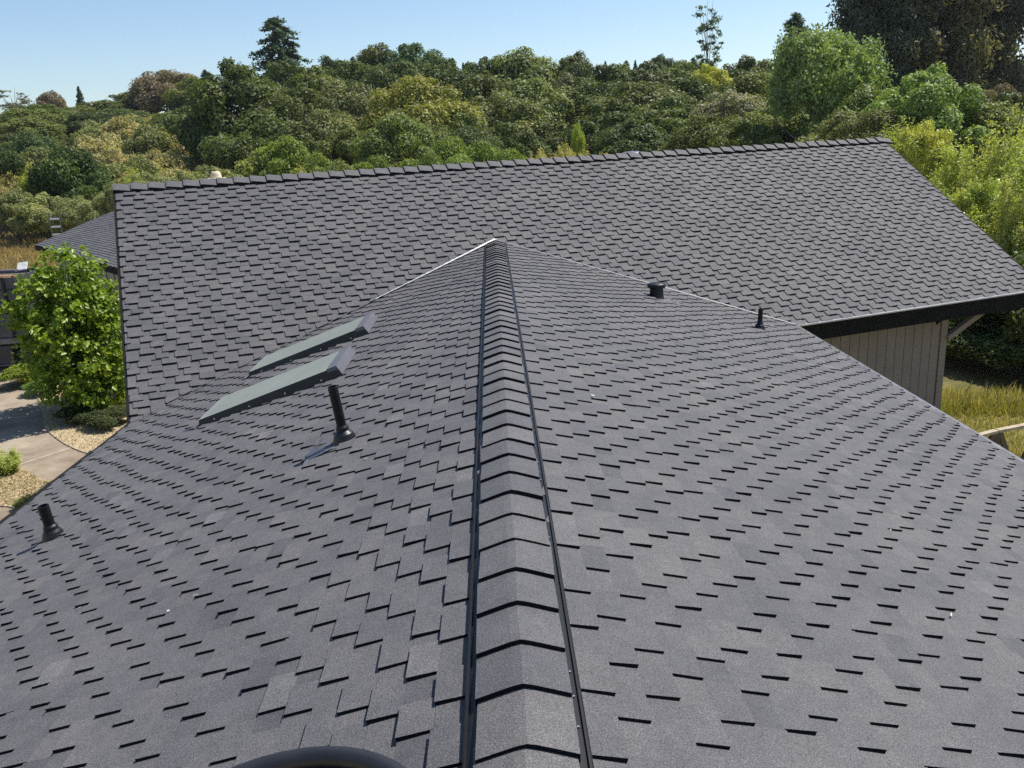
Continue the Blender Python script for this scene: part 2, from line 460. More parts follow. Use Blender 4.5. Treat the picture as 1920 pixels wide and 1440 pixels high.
# ---- valley metal: folded strips in both valleys, left one bright above, grey below: fading reflection put into the colour
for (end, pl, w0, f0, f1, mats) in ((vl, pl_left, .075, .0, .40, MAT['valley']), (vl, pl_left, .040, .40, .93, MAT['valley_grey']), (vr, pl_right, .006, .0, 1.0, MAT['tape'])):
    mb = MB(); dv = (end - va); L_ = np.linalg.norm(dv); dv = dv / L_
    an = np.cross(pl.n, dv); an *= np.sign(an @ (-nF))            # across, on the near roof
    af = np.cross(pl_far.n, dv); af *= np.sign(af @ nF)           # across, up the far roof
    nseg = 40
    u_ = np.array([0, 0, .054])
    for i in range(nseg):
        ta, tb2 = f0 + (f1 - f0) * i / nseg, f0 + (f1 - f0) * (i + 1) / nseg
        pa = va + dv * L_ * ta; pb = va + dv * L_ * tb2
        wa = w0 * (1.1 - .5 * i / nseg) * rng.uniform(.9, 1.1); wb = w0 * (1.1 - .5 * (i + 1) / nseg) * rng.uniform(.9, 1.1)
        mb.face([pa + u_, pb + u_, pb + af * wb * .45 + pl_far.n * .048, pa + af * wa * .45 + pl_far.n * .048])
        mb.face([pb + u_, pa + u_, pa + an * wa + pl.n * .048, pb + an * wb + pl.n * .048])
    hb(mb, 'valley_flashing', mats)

# ---- eaves: drip edges and fascia boards
def eave(a, b, out, drop, dripm, drip_h=.018):
    a = np.asarray(a, float); b = np.asarray(b, float); out = np.asarray(out, float)
    m1 = MB(); m1.bar(a + out * .030 + np.array([0, 0, .016]), b + out * .030 + np.array([0, 0, .016]), .05, drip_h)
    hb(m1, 'drip_edge', dripm)
    m2 = MB(); m2.bar(a - out * .02 - np.array([0, 0, drop / 2 + .012]), b - out * .02 - np.array([0, 0, drop / 2 + .012]), .04, drop)
    hb(m2, 'fascia', MAT['fascia'])
eave((-wL, Y0, -mL * wL), vl + np.array([0, .02, 0]), (-1, 0, 0), .17, MAT['fascia'])
eave((wR, Y0, -mR * wR), vr, (1, 0, 0), .17, MAT['valley_grey'], .012)
eave(vr + tF * .03, fer + tF * .02, -nF, .27, MAT['drip'], .022)
# rake boards of the far roof
for s_, e_ in ((SL, -1), (SR, 1)):
    for g_ in (0, 1):
        m1 = MB(); P1 = farP(s_, ZR) if not g_ else farP(s_, ZR); P2 = farP(s_, ZE) if not g_ else back(s_, ZE)
        m1.bar(P1 + tF * e_ * .012 - np.array([0, 0, .12]), P2 + tF * e_ * .012 - np.array([0, 0, .12]), .03, .19)
        hb(m1, 'rake_board', MAT['fascia'])
        m1 = MB(); m1.bar(P1 + tF * e_ * .014 + np.array([0, 0, .012]), P2 + tF * e_ * .014 + np.array([0, 0, .012]), .05, .012)
        hb(m1, 'rake_edge', MAT['fascia'])

# ---- walls
def wall_quad(mb, a, b, z0, z1, th=.12, n=None):
    a = np.asarray(a, float); b = np.asarray(b, float)
    mb.box((a[0], a[1], z0), (b[0] - a[0], b[1] - a[1], 0), np.asarray(n) * th, (0, 0, z1 - z0))
# front wall of the cross wing: vertical boards, each its own part
WOFF = .5
SW = 7.98                                                     # board wall ends here, the rake overhangs beyond
w_o = farP(0, ZE) + nF * WOFF
top_z = ZE - .05
bw = .205
mb = MB(); wall_quad(mb, w_o + tF * (SL + .5) + nF * .03, w_o + tF * SW + nF * .03, GZ, top_z, .12, nF)
hb(mb, 'wall', MAT['soffit'])
s_ = SW - .16
while s_ > 3.6:
    m1 = MB(); m1.box(np.append((w_o + tF * (s_ - bw + .012))[:2], GZ), tF * (bw - .012), nF * .027, (0, 0, top_z - GZ), 0)
    hb(m1, 'siding_board', MAT['siding']); s_ -= bw
for ds, w_ in ((SW - .148, .148),):
    m1 = MB(); m1.box(np.append((w_o + tF * ds - nF * .022)[:2], GZ), tF * w_, nF * .045, (0, 0, top_z - GZ)); hb(m1, 'corner_board', MAT['trim'])
# gable ends, back wall, near wing walls
def gable(s_, sgn):
    mb = MB(); a = farP(s_, ZE) + nF * WOFF; rid = farP(s_, ZR - .12); bk = back(s_, ZE) - nF * WOFF
    zt = ZE + WOFF * mF - .12
    pts = [np.append(a[:2], GZ), np.append(bk[:2], GZ), np.append(bk[:2], zt), rid, np.append(a[:2], zt)]
    mb.face(pts); hb(mb, 'gable_wall', MAT['siding'])
gable(SW - .05, 1); gable(SL + .5, -1)
mb = MB(); bk0 = back(SL + .5, ZE) - nF * WOFF; bk1 = back(SW - .05, ZE) - nF * WOFF
mb.face([np.append(bk0[:2], GZ), np.append(bk1[:2], GZ), np.append(bk1[:2], ZE + .2), np.append(bk0[:2], ZE + .2)])
hb(mb, 'wall', MAT['siding'])
mb = MB()
mb.box((-wL + .5, Y0 + .5, GZ), (.12, 0, 0), (0, D0 - 3.5 - Y0, 0), (0, 0, ZE - GZ + .05)); hb(mb, 'wall', MAT['siding'])
mb = MB()
mb.box((wR - .62, Y0 + .5, GZ), (.12, 0, 0), (0, D0 - .9 - Y0, 0), (0, 0, ZE - GZ + .05)); hb(mb, 'wall', MAT['siding'])
mb = MB(); mb.face([(-wL + .5, Y0 + .5, GZ), (wR - .5, Y0 + .5, GZ), (wR - .5, Y0 + .5, ZE + .1), (0, Y0 + .5, -.1), (-wL + .5, Y0 + .5, ZE + .1)])
hb(mb, 'gable_wall', MAT['siding'])
# soffit under the front eave and the rake overhang
mb = MB(); so = np.array([0, 0, -.05])
mb.box(farP(4.4, ZE) + so - np.array([0, 0, .02]) + nF * .0, tF * (SR - 4.42), nF * WOFF, (0, 0, .015)); hb(mb, 'soffit', MAT['soffit'])
# knee brace under the overhang, at the wall corner
kb0 = np.append((w_o + tF * (SW + .0) - nF * .01)[:2], -2.29); kb1 = np.append((w_o + tF * (SW + .86) - nF * .01)[:2], -1.86)
mb = MB(); mb.bar(kb0, kb1, .10, .10); hb(mb, 'knee_brace', MAT['trim'])
mb = MB(); mb.cbox(kb1 + np.array([.0, 0, .12]), .11, .11, .32); hb(mb, 'brace_block', MAT['trim'])
# flood light under the eave, near the corner
fp = np.append((w_o + tF * 7.62 - nF * .10)[:2], -1.86)
fli = MB(); fli.mesh([fp + tF * -.11 + np.array([0, 0, .08]), fp + tF * .11 + np.array([0, 0, .05]), fp + tF * .0 + np.array([0, 0, -.13]), fp + nF * -.14 + np.array([0, 0, .06]) + tF * .05,
          fp + nF * .1 + np.array([0, 0, .07])], [(0, 2, 3), (3, 2, 1), (0, 3, 1), (1, 2, 4), (0, 4, 2), (0, 1, 4)])
hb(fli, 'flood_light', MAT['fascia'])

# ---- skylights on the left slope
def skylight(y0, y1, x0=-3.03, x1=-1.56):
    H = .115
    def P(x, y, h):
        if h > .05: h = h - .035 * (x1 - x) / (x1 - x0)          # the curb is lower at its lower end
        y = y - (x + 2.2) * .13
        return np.array([x, y, x * mL]) + pl_left.n * h
    xa, xb = x0, x1
    f = MB()
    # curb: slightly flared sides
    lo = [P(xa - .02, y0 - .02, 0), P(xb + .02, y0 - .02, 0), P(xb + .02, y1 + .02, 0), P(xa - .02, y1 + .02, 0)]
    hi = [P(xa, y0, H), P(xb, y0, H), P(xb, y1, H), P(xa, y1, H)]
    for i in range(4):
        j = (i + 1) % 4; f.face([lo[i], lo[j], hi[j], hi[i]])
    rim = .045
    inn = [P(xa + rim, y0 + rim * .5, H), P(xb - .10, y0 + rim * .5, H), P(xb - .10, y1 - rim * .5, H), P(xa + rim, y1 - rim * .5, H)]
    for i in range(4):
        j = (i + 1) % 4; f.face([hi[i], hi[j], inn[j], inn[i]])
    fo = hb(f, 'skylight', MAT['sky_frame'])
    g = MB(); e_ = pl_left.n * .004
    g.face([P(xa + .012, y0 + .012, H) + e_, P(xb - .09, y0 + .012, H) + e_, P(xb - .09, y1 - .012, H) + e_, P(xa + .012, y1 - .012, H) + e_])
    sub(g, 'glass', MAT['glass'], fo)
    c_ = MB()                                               # sloped metal cap along the upper end
    a1 = P(xb - .095, y0 - .004, H + .016); b1 = P(xb - .095, y1 + .004, H + .016); a2 = P(xb + .004, y0 - .004, H + .016); b2 = P(xb + .004, y1 + .004, H + .016)
    a3 = P(xb + .03, y0 - .004, .035); b3 = P(xb + .03, y1 + .004, .035)
    c_.face([a1, a2, b2, b1]); c_.face([a2, a3, b3, b2]); c_.face([P(xb - .095, y0 - .004, H), a1, b1, P(xb - .095, y1 + .004, H)])
    c_.face([a1, P(xb - .095, y0 - .004, H - .02), P(xb + .03, y0 - .004, .035), a2])
    sub(c_, 'end_cap', MAT['sky_cap'], fo)
    lw = MB(); lw.box(P(xa - .004, y0, H - .004), P(xa + .012, y0, H + .006) - P(xa - .004, y0, H - .004), (0, y1 - y0, 0), pl_left.n * .006)
    sub(lw, 'lower_bar', MAT['steel'], fo)
    for xs in np.linspace(xa + .16, xb - .18, 4):
        sc_ = MB(); c0 = P(xs, y0 - .013, H * .42); sc_.cbox(c0, .016, .01, .016); sub(sc_, 'screw', MAT['steel'], fo)
    ap = MB(); k0 = P(xa - .02, y0 - .03, .026)             # apron flashing tail at the lower corner
    ap.face([P(xa - .02, y0 + .02, .03), P(xa - .30, y0 - .02, .027), P(xa - .33, y0 + .05, .027), P(xa - .02, y0 + .10, .03)][::-1])
    sub(ap, 'apron_flashing', MAT['tape'], fo)
skylight(7.98, 8.82); skylight(9.80, 10.66)

# ---- a few pale scraps left on the shingles by the roofers
mb = MB()
for _ in range(14):
    pl = pl_left if rng.random() < .65 else pl_right
    q = pl.P(rng.uniform(2.2, 8.5), rng.uniform(.4, 3.2), .034); w_ = rng.uniform(.002, .006); l_ = rng.uniform(.006, .022); th = rng.uniform(0, 3.14)
    d1 = (pl.t * math.cos(th) + pl.d * math.sin(th)) * l_; d2 = np.cross(pl.n, d1) / l_ * w_
    mb.face([q - d1 - d2, q + d1 - d2, q + d1 + d2 + pl.n * .004, q - d1 + d2])
tag(hb(mb, 'roof_scraps', simple('pale_scrap', (.55, .53, .48), .8)), kind='stuff')

# ---- vent pipes
def vent_pipe(base, top, r_p, r_c, tape=False, lean=(0, 0)):
    base = np.asarray(base, float); top = np.asarray(top, float)
    pm_ = MB(); d = top - base
    pm_.tube([base - d * .1, base + d * .5, top], r_p, 20, cap=False)
    # open rim
    pm_.tube([top - d / np.linalg.norm(d) * .03, top], r_p * .84, 20, cap=False)
    a = np.cross(d, (1, 0, 0)); a /= np.linalg.norm(a); b = np.cross(d, a); b /= np.linalg.norm(b)
    ring = []
    for k in range(20):
        th = 2 * math.pi * k / 20; ring.append((math.cos(th) * a + math.sin(th) * b))
    for k in range(20):
        pm_.face([top + ring[k] * r_p, top + ring[(k + 1) % 20] * r_p, top + ring[(k + 1) % 20] * r_p * .84, top + ring[k] * r_p * .84])
    o = hb(pm_, 'vent_pipe', MAT['black_plastic'], smooth=False)
    pl = pl_left if base[0] < 0 else pl_right
    cb = MB(); n_ = 24; ax = d / np.linalg.norm(d)
    prof = [(r_c * 1.15, .0), (r_c, .035), (r_c * .82, .075), (r_p * 1.32, .095), (r_p * 1.30, .12), (r_p * 1.02, .135)]
    vs = []
    for i, (rr, hh) in enumerate(prof):
        for k in range(n_):
            th = 2 * math.pi * k / n_
            wv = math.cos(th) * a + math.sin(th) * b
            p_ = base + wv * rr + ax * hh
            if i == 0:                                       # lie on the roof
                p_ = p_ - pl.n * (((p_ - pl.o) @ pl.n) - .016)
            vs.append(p_)
    fs = [(i * n_ + k, i * n_ + (k + 1) % n_, (i + 1) * n_ + (k + 1) % n_, (i + 1) * n_ + k) for i in range(len(prof) - 1) for k in range(n_)]
    cb.mesh(vs, fs); sub(cb, 'collar', MAT['black_metal'], o)
    fm = MB(); q0 = base - pl.n * ((base - pl.o) @ pl.n)
    dn = pl.d; sd = pl.t
    fm.face([q0 + dn * (-.10) + sd * .16 + pl.n * .020, q0 + dn * (-.10) - sd * .16 + pl.n * .020, q0 + dn * .30 - sd * .15 + pl.n * .0245, q0 + dn * .30 + sd * .15 + pl.n * .0245])
    sub(fm, 'flashing', MAT['shingle' if not tape else 'shingle'], o)
    if tape:
        for (p0, p1, w_, hh) in tape:
            tm = MB(); p0 = pl.P(*p0, hh); p1 = pl.P(*p1, hh); dd = (p1 - p0) / np.linalg.norm(p1 - p0); sw = np.cross(pl.n, dd) * w_ / 2
            tm.face([p0 - sw, p1 - sw, p1 + sw, p0 + sw]); sub(tm, 'tape_strip', MAT['tape'], o)
def on_left(q): return hit(q, (-mL, 0, 1.0), 0.0)
b2 = on_left((648, 830))
tape = []
def lv(q):
    P = on_left(q); return (P[1], -P[0] * math.hypot(1, mL))
tape = [(lv((603, 832)), lv((576, 878)), .05, .0260), (lv((622, 845)), lv((578, 866)), .16, .0275)]
vent_pipe(b2, (-1.175, 5.60, .045), .034, .080, tape)
b1 = on_left((103, 1012))
vent_pipe(b1, (-3.52, 5.97, -.862), .040, .080)
b3 = hit((1424, 619), (mR, 0, 1.0), 0.0)
vent_pipe(b3, b3 + np.array([.01, 0, .31]), .033, .075)
# round exhaust vent with a flat cap on the right slope
v0 = hit((1231, 560), (mR, 0, 1.0), 0.0)
mb = MB(); mb.lathe([(.125, -.06), (.105, .03), (.098, .10), (.098, .17)], 28, v0)
ro = hb(mb, 'roof_vent', MAT['black_metal'], smooth=True)
mb = MB(); mb.lathe([(.085, .172), (.130, .168), (.134, .19), (.134, .215), (.118, .228), (.0, .234)], 28, v0)
sub(mb, 'vent_cap', MAT['black_metal'], ro, smooth=True)
mb = MB()
for a_, b_ in ((-.02, .24),):
    q0 = v0; mb.face([q0 - pl_right.d * .1 - pl_right.t * .22 + pl_right.n * .022, q0 + pl_right.d * .34 - pl_right.t * .22 + pl_right.n * .026, q0 + pl_right.d * .34 + pl_right.t * .2 + pl_right.n * .026, q0 - pl_right.d * .1 + pl_right.t * .2 + pl_right.n * .022][::-1])
sub(mb, 'flashing', MAT['valley_grey'], ro)
# low domed vent just behind the far ridge
dp = hit((1185, 290), nF, nF @ farP(0, ZR) + .28)
dp = np.array([dp[0], dp[1], farP(0, ZR)[2] - .28 * mF])
mb = MB(); prof = [(.33, -.1), (.33, .12), (.30, .20), (.24, .262), (.15, .295), (.0, .305)]
mb.lathe([(r_ * .9, z_ * .86) for r_, z_ in prof], 24, dp); hb(mb, 'dome_vent', MAT['sky_cap'], smooth=True)

# ================================================================== landscape
def ground_mat():
    m_, nt, out = new_mat('dry_meadow')
    p_ = pos(nt)
    n1 = noise(nt, p_, .09, 5, .6); n2 = noise(nt, p_, 2.2, 6, .7); n3 = noise(nt, p_, 24, 3, .7)
    r1 = ramp(nt, [(.36, (.17, .17, .05)), (.52, (.34, .26, .12)), (.68, (.42, .32, .17))]); nt.links.new(n1.outputs['Fac'], r1.inputs[0])
    r2 = ramp(nt, [(.3, (.55, .6, .5)), (.7, (1.25, 1.2, 1.1))]); nt.links.new(n2.outputs['Fac'], r2.inputs[0])
    r3 = ramp(nt, [(.3, (.65, .65, .65)), (.7, (1.3, 1.3, 1.3))]); nt.links.new(n3.outputs['Fac'], r3.inputs[0])
    c_ = mixc(nt, mixc(nt, r1.outputs[0], r2.outputs[0], 1.0, 'MULTIPLY'), r3.outputs[0], 1.0, 'MULTIPLY')
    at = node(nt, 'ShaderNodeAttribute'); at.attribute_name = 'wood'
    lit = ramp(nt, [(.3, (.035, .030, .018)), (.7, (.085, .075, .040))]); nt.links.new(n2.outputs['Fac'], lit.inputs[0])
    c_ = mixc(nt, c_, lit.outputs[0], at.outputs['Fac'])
    b = node(nt, 'ShaderNodeBsdfPrincipled'); b.inputs['Roughness'].default_value = .9; b.inputs['Specular IOR Level'].default_value = .15
    nt.links.new(c_, b.inputs['Base Color'])
    bp = node(nt, 'ShaderNodeBump'); bp.inputs['Strength'].default_value = .6; bp.inputs['Distance'].default_value = .08
    nt.links.new(n3.outputs['Fac'], bp.inputs['Height']); nt.links.new(bp.outputs[0], b.inputs['Normal'])
    nt.links.new(b.outputs[0], out.inputs[0]); return m_
MAT['meadow'] = ground_mat()
def concrete_mat():
    m_, nt, out = new_mat('worn_concrete')
    p_ = pos(nt); n1 = noise(nt, p_, .55, 5, .65); n2 = noise(nt, p_, 5, 5, .7); n3 = noise(nt, p_, 60, 2, .6)
    r1 = ramp(nt, [(.34, (.165, .120, .082)), (.5, (.27, .215, .155)), (.66, (.36, .30, .225))]); nt.links.new(n1.outputs['Fac'], r1.inputs[0])
    r2 = ramp(nt, [(.25, (.78, .77, .74)), (.7, (1.12, 1.12, 1.12))]); nt.links.new(n2.outputs['Fac'], r2.inputs[0])
    r3 = ramp(nt, [(.25, (.9, .9, .9)), (.75, (1.1, 1.1, 1.1))]); nt.links.new(n3.outputs['Fac'], r3.inputs[0])
    c_ = mixc(nt, mixc(nt, r1.outputs[0], r2.outputs[0], 1.0, 'MULTIPLY'), r3.outputs[0], 1.0, 'MULTIPLY')
    b = node(nt, 'ShaderNodeBsdfPrincipled'); b.inputs['Roughness'].default_value = .85
    nt.links.new(c_, b.inputs['Base Color']); nt.links.new(b.outputs[0], out.inputs[0]); return m_
MAT['concrete'] = concrete_mat()
MAT['mulch'] = simple('dry_mulch', (.33, .25, .15), .95, noise_s=22, var=.5, bump=.8, c2=(.46, .37, .24))
MAT['straw'] = None

# terrain: one sheet, polar grid to the horizon
rad = np.concatenate([[0], np.linspace(6, 60, 10), np.geomspace(66, 2600, 60)])
NA = 120
V = [(0, 8, float(ground_h(0, 8)))]
for r_ in rad[1:]:
    for k in range(NA):
        th = 2 * math.pi * k / NA; x, y = r_ * math.sin(th), 8 + r_ * math.cos(th)
        V.append((x, y, float(ground_h(x, y))))
Fq = []
for k in range(NA): Fq.append((0, 1 + (k + 1) % NA, 1 + k))
for i in range(len(rad) - 2):
    for k in range(NA):
        a = 1 + i * NA + k; b = 1 + i * NA + (k + 1) % NA
        Fq.append((a, b, b + NA, a + NA))
me = bpy.data.meshes.new('ground'); me.from_pydata(V, [], Fq); me.materials.append(MAT['meadow'])
me.polygons.foreach_set('use_smooth', [True] * len(Fq))
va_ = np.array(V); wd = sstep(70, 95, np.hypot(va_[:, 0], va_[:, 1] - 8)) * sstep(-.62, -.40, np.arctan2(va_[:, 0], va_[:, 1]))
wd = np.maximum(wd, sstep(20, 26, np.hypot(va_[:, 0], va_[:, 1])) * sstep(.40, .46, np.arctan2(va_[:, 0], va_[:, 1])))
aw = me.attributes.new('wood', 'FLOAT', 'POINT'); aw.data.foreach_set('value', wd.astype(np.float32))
gr = bpy.data.objects.new('ground', me); link(gr); tag(gr, kind='structure', label='dry meadow ground with green patches around the house')

def gpt(q, dz=0.0):
    P = hit(q, (0, 0, 1.0), GZ); return np.array([P[0], P[1], GZ + dz])
def smooth_poly(pts, it=2):
    for _ in range(it):
        q = []
        for i in range(len(pts)):
            a, b = np.asarray(pts[i]), np.asarray(pts[(i + 1) % len(pts)]); q += [a * .75 + b * .25, a * .25 + b * .75]
        pts = q
    return pts
def sheet(name, px, mat, dz, thick=0.0, label=None, smooth=2):
    P = smooth_poly([gpt(q, dz) for q in px], smooth)
    mb = MB()
    n = sum(np.cross(P[i][:2], P[(i + 1) % len(P)][:2]) for i in range(len(P)))
    if n < 0: P = P[::-1]
    mb.face(P)
    if thick:
        for i in range(len(P)):
            a, b = P[i], P[(i + 1) % len(P)]; mb.face([a, a - [0, 0, thick], b - [0, 0, thick], b])
    o = mb.build(name, mat); tag(o, label, kind='structure'); return o
sheet('driveway', [(-420, 690), (-60, 668), (110, 672), (180, 700), (330, 760), (420, 830), (300, 980), (60, 1080), (-350, 1050), (-600, 850)], MAT['concrete'], .006, label='worn tan concrete driveway beside the house', smooth=1)
# a scored joint and a pale crack across the drive
def strip(name, q0, q1, w, mat, dz):
    a, b = gpt(q0, dz), gpt(q1, dz); d = (b - a) / np.linalg.norm(b - a); s_ = np.array([-d[1], d[0], 0]) * w / 2
    mb = MB(); mb.face([a - s_, b - s_, b + s_, a + s_]); o = mb.build(name, mat); tag(o, kind='structure'); return o
strip('driveway_joint', (30, 874), (140, 838), .035, simple('joint_filler', (.50, .46, .38), .9, noise_s=8), .011)
strip('driveway_crack', (-60, 800), (95, 778), .02, simple('joint_dark', (.12, .10, .08), .9), .011)
isl1 = [(36, 706), (110, 690), (230, 720), (330, 770), (330, 850), (250, 858), (172, 855), (133, 841), (100, 820), (82, 800), (80, 770), (66, 738)]
isl2 = [(-200, 900), (-20, 872), (34, 878), (86, 906), (120, 905), (100, 960), (40, 958), (0, 948), (-160, 960)]
sheet('planting_bed', isl1, MAT['mulch'], .03, .03, 'straw mulch planting bed under the bright green tree')
sheet('planting_bed', isl2, MAT['mulch'], .03, .03, 'straw mulch planting bed beside the driveway below the eave')

# ------------------------------------------------------------------ leaf material: colour comes from each object's own colour
def leaf_mat(name, trans=.30, rough=.55, spec=.25):
    m_, nt, out = new_mat(name)
    oi = node(nt, 'ShaderNodeObjectInfo'); at = node(nt, 'ShaderNodeAttribute'); at.attribute_name = 'tone'
    r1 = ramp(nt, [(0, (.60, .62, .62)), (.5, (1, 1, 1)), (.85, (1.32, 1.24, 1.0)), (1, (1.7, 1.48, 1.05))])
    nt.links.new(at.outputs['Fac'], r1.inputs[0])
    c_ = mixc(nt, oi.outputs['Color'], r1.outputs[0], 1.0, 'MULTIPLY')
    d = node(nt, 'ShaderNodeBsdfPrincipled'); d.inputs['Roughness'].default_value = rough; d.inputs['Specular IOR Level'].default_value = spec
    t_ = node(nt, 'ShaderNodeBsdfTranslucent'); mx = node(nt, 'ShaderNodeMixShader'); mx.inputs[0].default_value = trans
    c2 = mixc(nt, c_, (1.15, 1.25, .55), 1.0, 'MULTIPLY')
    nt.links.new(c_, d.inputs['Base Color']); nt.links.new(c2, t_.inputs['Color'])
    nt.links.new(d.outputs[0], mx.inputs[1]); nt.links.new(t_.outputs[0], mx.inputs[2]); nt.links.new(mx.outputs[0], out.inputs[0])
    return m_
MAT['leaf'] = leaf_mat('leaf')
MAT['leaf_gloss'] = leaf_mat('glossy_leaf', .34, .38, .4)
MAT['bark'] = simple('bark', (.11, .085, .065), .9, noise_s=5, var=.4, bump=.6)
MAT['pale_bark'] = simple('pale_bark', (.30, .25, .20), .85, noise_s=4, var=.3, bump=.4)

def unit(v): return v / (np.linalg.norm(v, axis=-1, keepdims=True) + 1e-9)
def leaves(cen, nrm, size, aspect, rg, droop=None, zc=1.0):
    """diamond leaves at cen with normals nrm; returns verts, faces"""
    n = len(cen)
    a = unit(np.cross(nrm, unit(rg.normal(size=(n, 3))) if droop is None else droop))
    b = np.cross(nrm, a)
    s = (size * rg.uniform(.7, 1.35, n))[:, None]
    fold = nrm * s * .12
    zz = np.array([1, 1, zc])
    v = np.stack([cen - b * s * zz, cen + (fold - a * s * aspect) * zz, cen + b * s * zz, cen + (a * s * aspect + fold) * zz], 1).reshape(-1, 3)
    f = np.arange(4 * n).reshape(n, 4)
    return v, f
def lobed_crown(name, seed, lobes, nleaf, leaf, mat, up=.25, shell=(.74, 1.06), jit=.40, aspect=.62, zc=.53):
    """leaves on the shells of many lobes; lobes: array of x,y,z,rx,rz"""
    rg = np.random.default_rng(seed)
    L = np.asarray(lobes, float); w = L[:, 3] * (L[:, 3] + L[:, 4]); pick = rg.choice(len(L), nleaf, p=w / w.sum())
    d = unit(rg.normal(size=(nleaf, 3)) + np.array([0, 0, up]))
    rr = rg.uniform(shell[0], shell[1], nleaf)[:, None]
    lump = 1 + .16 * np.sin(d[:, :1] * 7 + pick[:, None]) * np.cos(d[:, 1:2] * 6 + pick[:, None] * 1.7)
    cen = L[pick, :3] + d * rr * lump * np.stack([L[pick, 3], L[pick, 3], L[pick, 4]], 1)
    nrm = unit(d * .8 + np.array([0, 0, .25]) + jit * rg.normal(size=(nleaf, 3)))
    v, f = leaves(cen, nrm, leaf, aspect, rg, zc=zc)
    lt = rg.normal(.5, .13, len(L)); tone = np.clip(lt[pick] + rg.normal(0, .075, nleaf), 0, 1)
    return np_mesh(name, v, f, [mat], tone)
def oak_lobes(seed, n=46, r=(.20, .36), zmin=.16, flat=.8):
    rg = np.random.default_rng(seed); out = []
    for i in range(n):
        u = rg.uniform(-.55, 1.0); th = rg.uniform(0, 2 * math.pi); k = math.sqrt(max(0, 1 - u * u)); q = rg.uniform(.55, .82)
        rr = rg.uniform(*r)
        x, y = k * math.cos(th) * q, k * math.sin(th) * q
        z = .60 + u * .40 * q * 1.05
        out.append((x, y, max(z, zmin), rr, rr * .45 * flat + .03))
    out.append((0, 0, .55, .55, .30))
    return out
def trunk_mesh(name, seed, r0, htop, nl, mat, spread=.55, lean=.05):
    rg = np.random.default_rng(seed); mb = MB()
    k = np.array([rg.uniform(-lean, lean), rg.uniform(-lean, lean), 0])
    mb.tube([(0, 0, -.03), k * .3 + [0, 0, htop * .25], k + [0, 0, htop * .55], k * 1.5 + [0, 0, htop]], [r0 * 1.3, r0, r0 * .75, r0 * .4], 8)
    for i in range(nl):
        th = 2 * math.pi * (i + rg.uniform(-.3, .3)) / nl; z0 = htop * rg.uniform(.3, .75)
        p0 = k * (z0 / htop) * 1.2 + np.array([0, 0, z0]); L_ = spread * rg.uniform(.6, 1.1)
        p1 = p0 + [math.cos(th) * L_ * .45, math.sin(th) * L_ * .45, htop * .22]; p2 = p0 + [math.cos(th) * L_, math.sin(th) * L_, htop * rg.uniform(.3, .55)]
        mb.tube([p0, p1, p2], [r0 * .5, r0 * .33, r0 * .12], 6)
    o = mb.build(name, mat); me_ = o.data; bpy.data.objects.remove(o); return me_

# every prototype is normalised: radius 1, height 1
PROTO = {}
for i, sd in enumerate((11, 12, 13, 14, 15, 16)):
    rgo = np.random.default_rng(sd * 7)
    lb = oak_lobes(sd, (38, 60, 30, 70, 46, 34)[i], ((.15, .36), (.12, .26), (.20, .44), (.10, .30), (.14, .40), (.18, .34))[i])
    sx, sy, tx, ty = rgo.uniform(.82, 1.15), rgo.uniform(.82, 1.15), rgo.uniform(-.35, .35), rgo.uniform(-.35, .35)
    lb = [(x * sx + tx * (z - .6), y * sy + ty * (z - .6), z * (1 - .10 * abs(x)) , a_, b_) for x, y, z, a_, b_ in lb]
    for _ in range(5):                                        # boughs that break the outline
        th = rgo.uniform(0, 6.28); u = rgo.uniform(.1, .9); lb.append((math.cos(th) * .85, math.sin(th) * .85, .35 + .45 * u, rgo.uniform(.12, .22), rgo.uniform(.06, .10)))
    for _ in range(4):
        th = rgo.uniform(0, 6.28); q = rgo.uniform(0, .5); lb.append((math.cos(th) * q, math.sin(th) * q, rgo.uniform(.92, 1.0), rgo.uniform(.10, .18), rgo.uniform(.05, .09)))
    PROTO['oak%d' % i] = (lobed_crown('crown', sd, lb, 30000, .028, MAT['leaf']), trunk_mesh('trunk', sd, .055, .55, 6, MAT['bark']))
for i, sd in enumerate((21, 22)):
    lb = oak_lobes(sd, 34, (.26, .42), .10); lb = [(x, y, z * .92, a, b) for x, y, z, a, b in lb]
    PROTO['bush%d' % i] = (lobed_crown('crown', sd, lb, 18000, .040, MAT['leaf'], jit=.7), trunk_mesh('trunk', sd, .035, .4, 5, MAT['bark']))
def feather_crown(name, seed, nst, nleaf, leaf, mat, spread=.75, base=.12, tuft=.09, upright=1.0):
    """upright stems carrying leaf tufts (willow, poplar, young trees)"""
    rg = np.random.default_rng(seed); cs = []
    for i in range(nst):
        th = rg.uniform(0, 2 * math.pi); q = spread * math.sqrt(rg.uniform(.02, 1)); top = (1 - .42 * (q / spread) ** 2) * rg.uniform(.72, 1.0)
        nt_ = 14
        for k in range(nt_):
            t_ = base + (1 - base) * (k + rg.uniform(0, 1)) / nt_
            bend = q * (.35 + .65 * t_ ** upright)
            cs.append((math.cos(th) * bend + rg.normal(0, .035), math.sin(th) * bend + rg.normal(0, .035), top * t_, tuft * rg.uniform(.6, 1.3) * (1.25 - .75 * t_)))
    C = np.array(cs); pick = rg.integers(0, len(C), nleaf)
    off = rg.normal(size=(nleaf, 3)) * C[pick, 3:4]; off[:, 2] *= .55
    cen = C[pick, :3] + off
    nrm = unit(unit(cen * [1, 1, .2]) * .5 + np.array([0, 0, .35]) + .8 * rg.normal(size=(nleaf, 3)))
    v, f = leaves(cen, nrm, leaf, .42, rg, zc=.27)
    tone = np.clip(rg.normal(.5, .12, len(C))[pick] + rg.normal(0, .14, nleaf), 0, 1)
    return np_mesh(name, v, f, [mat], tone)
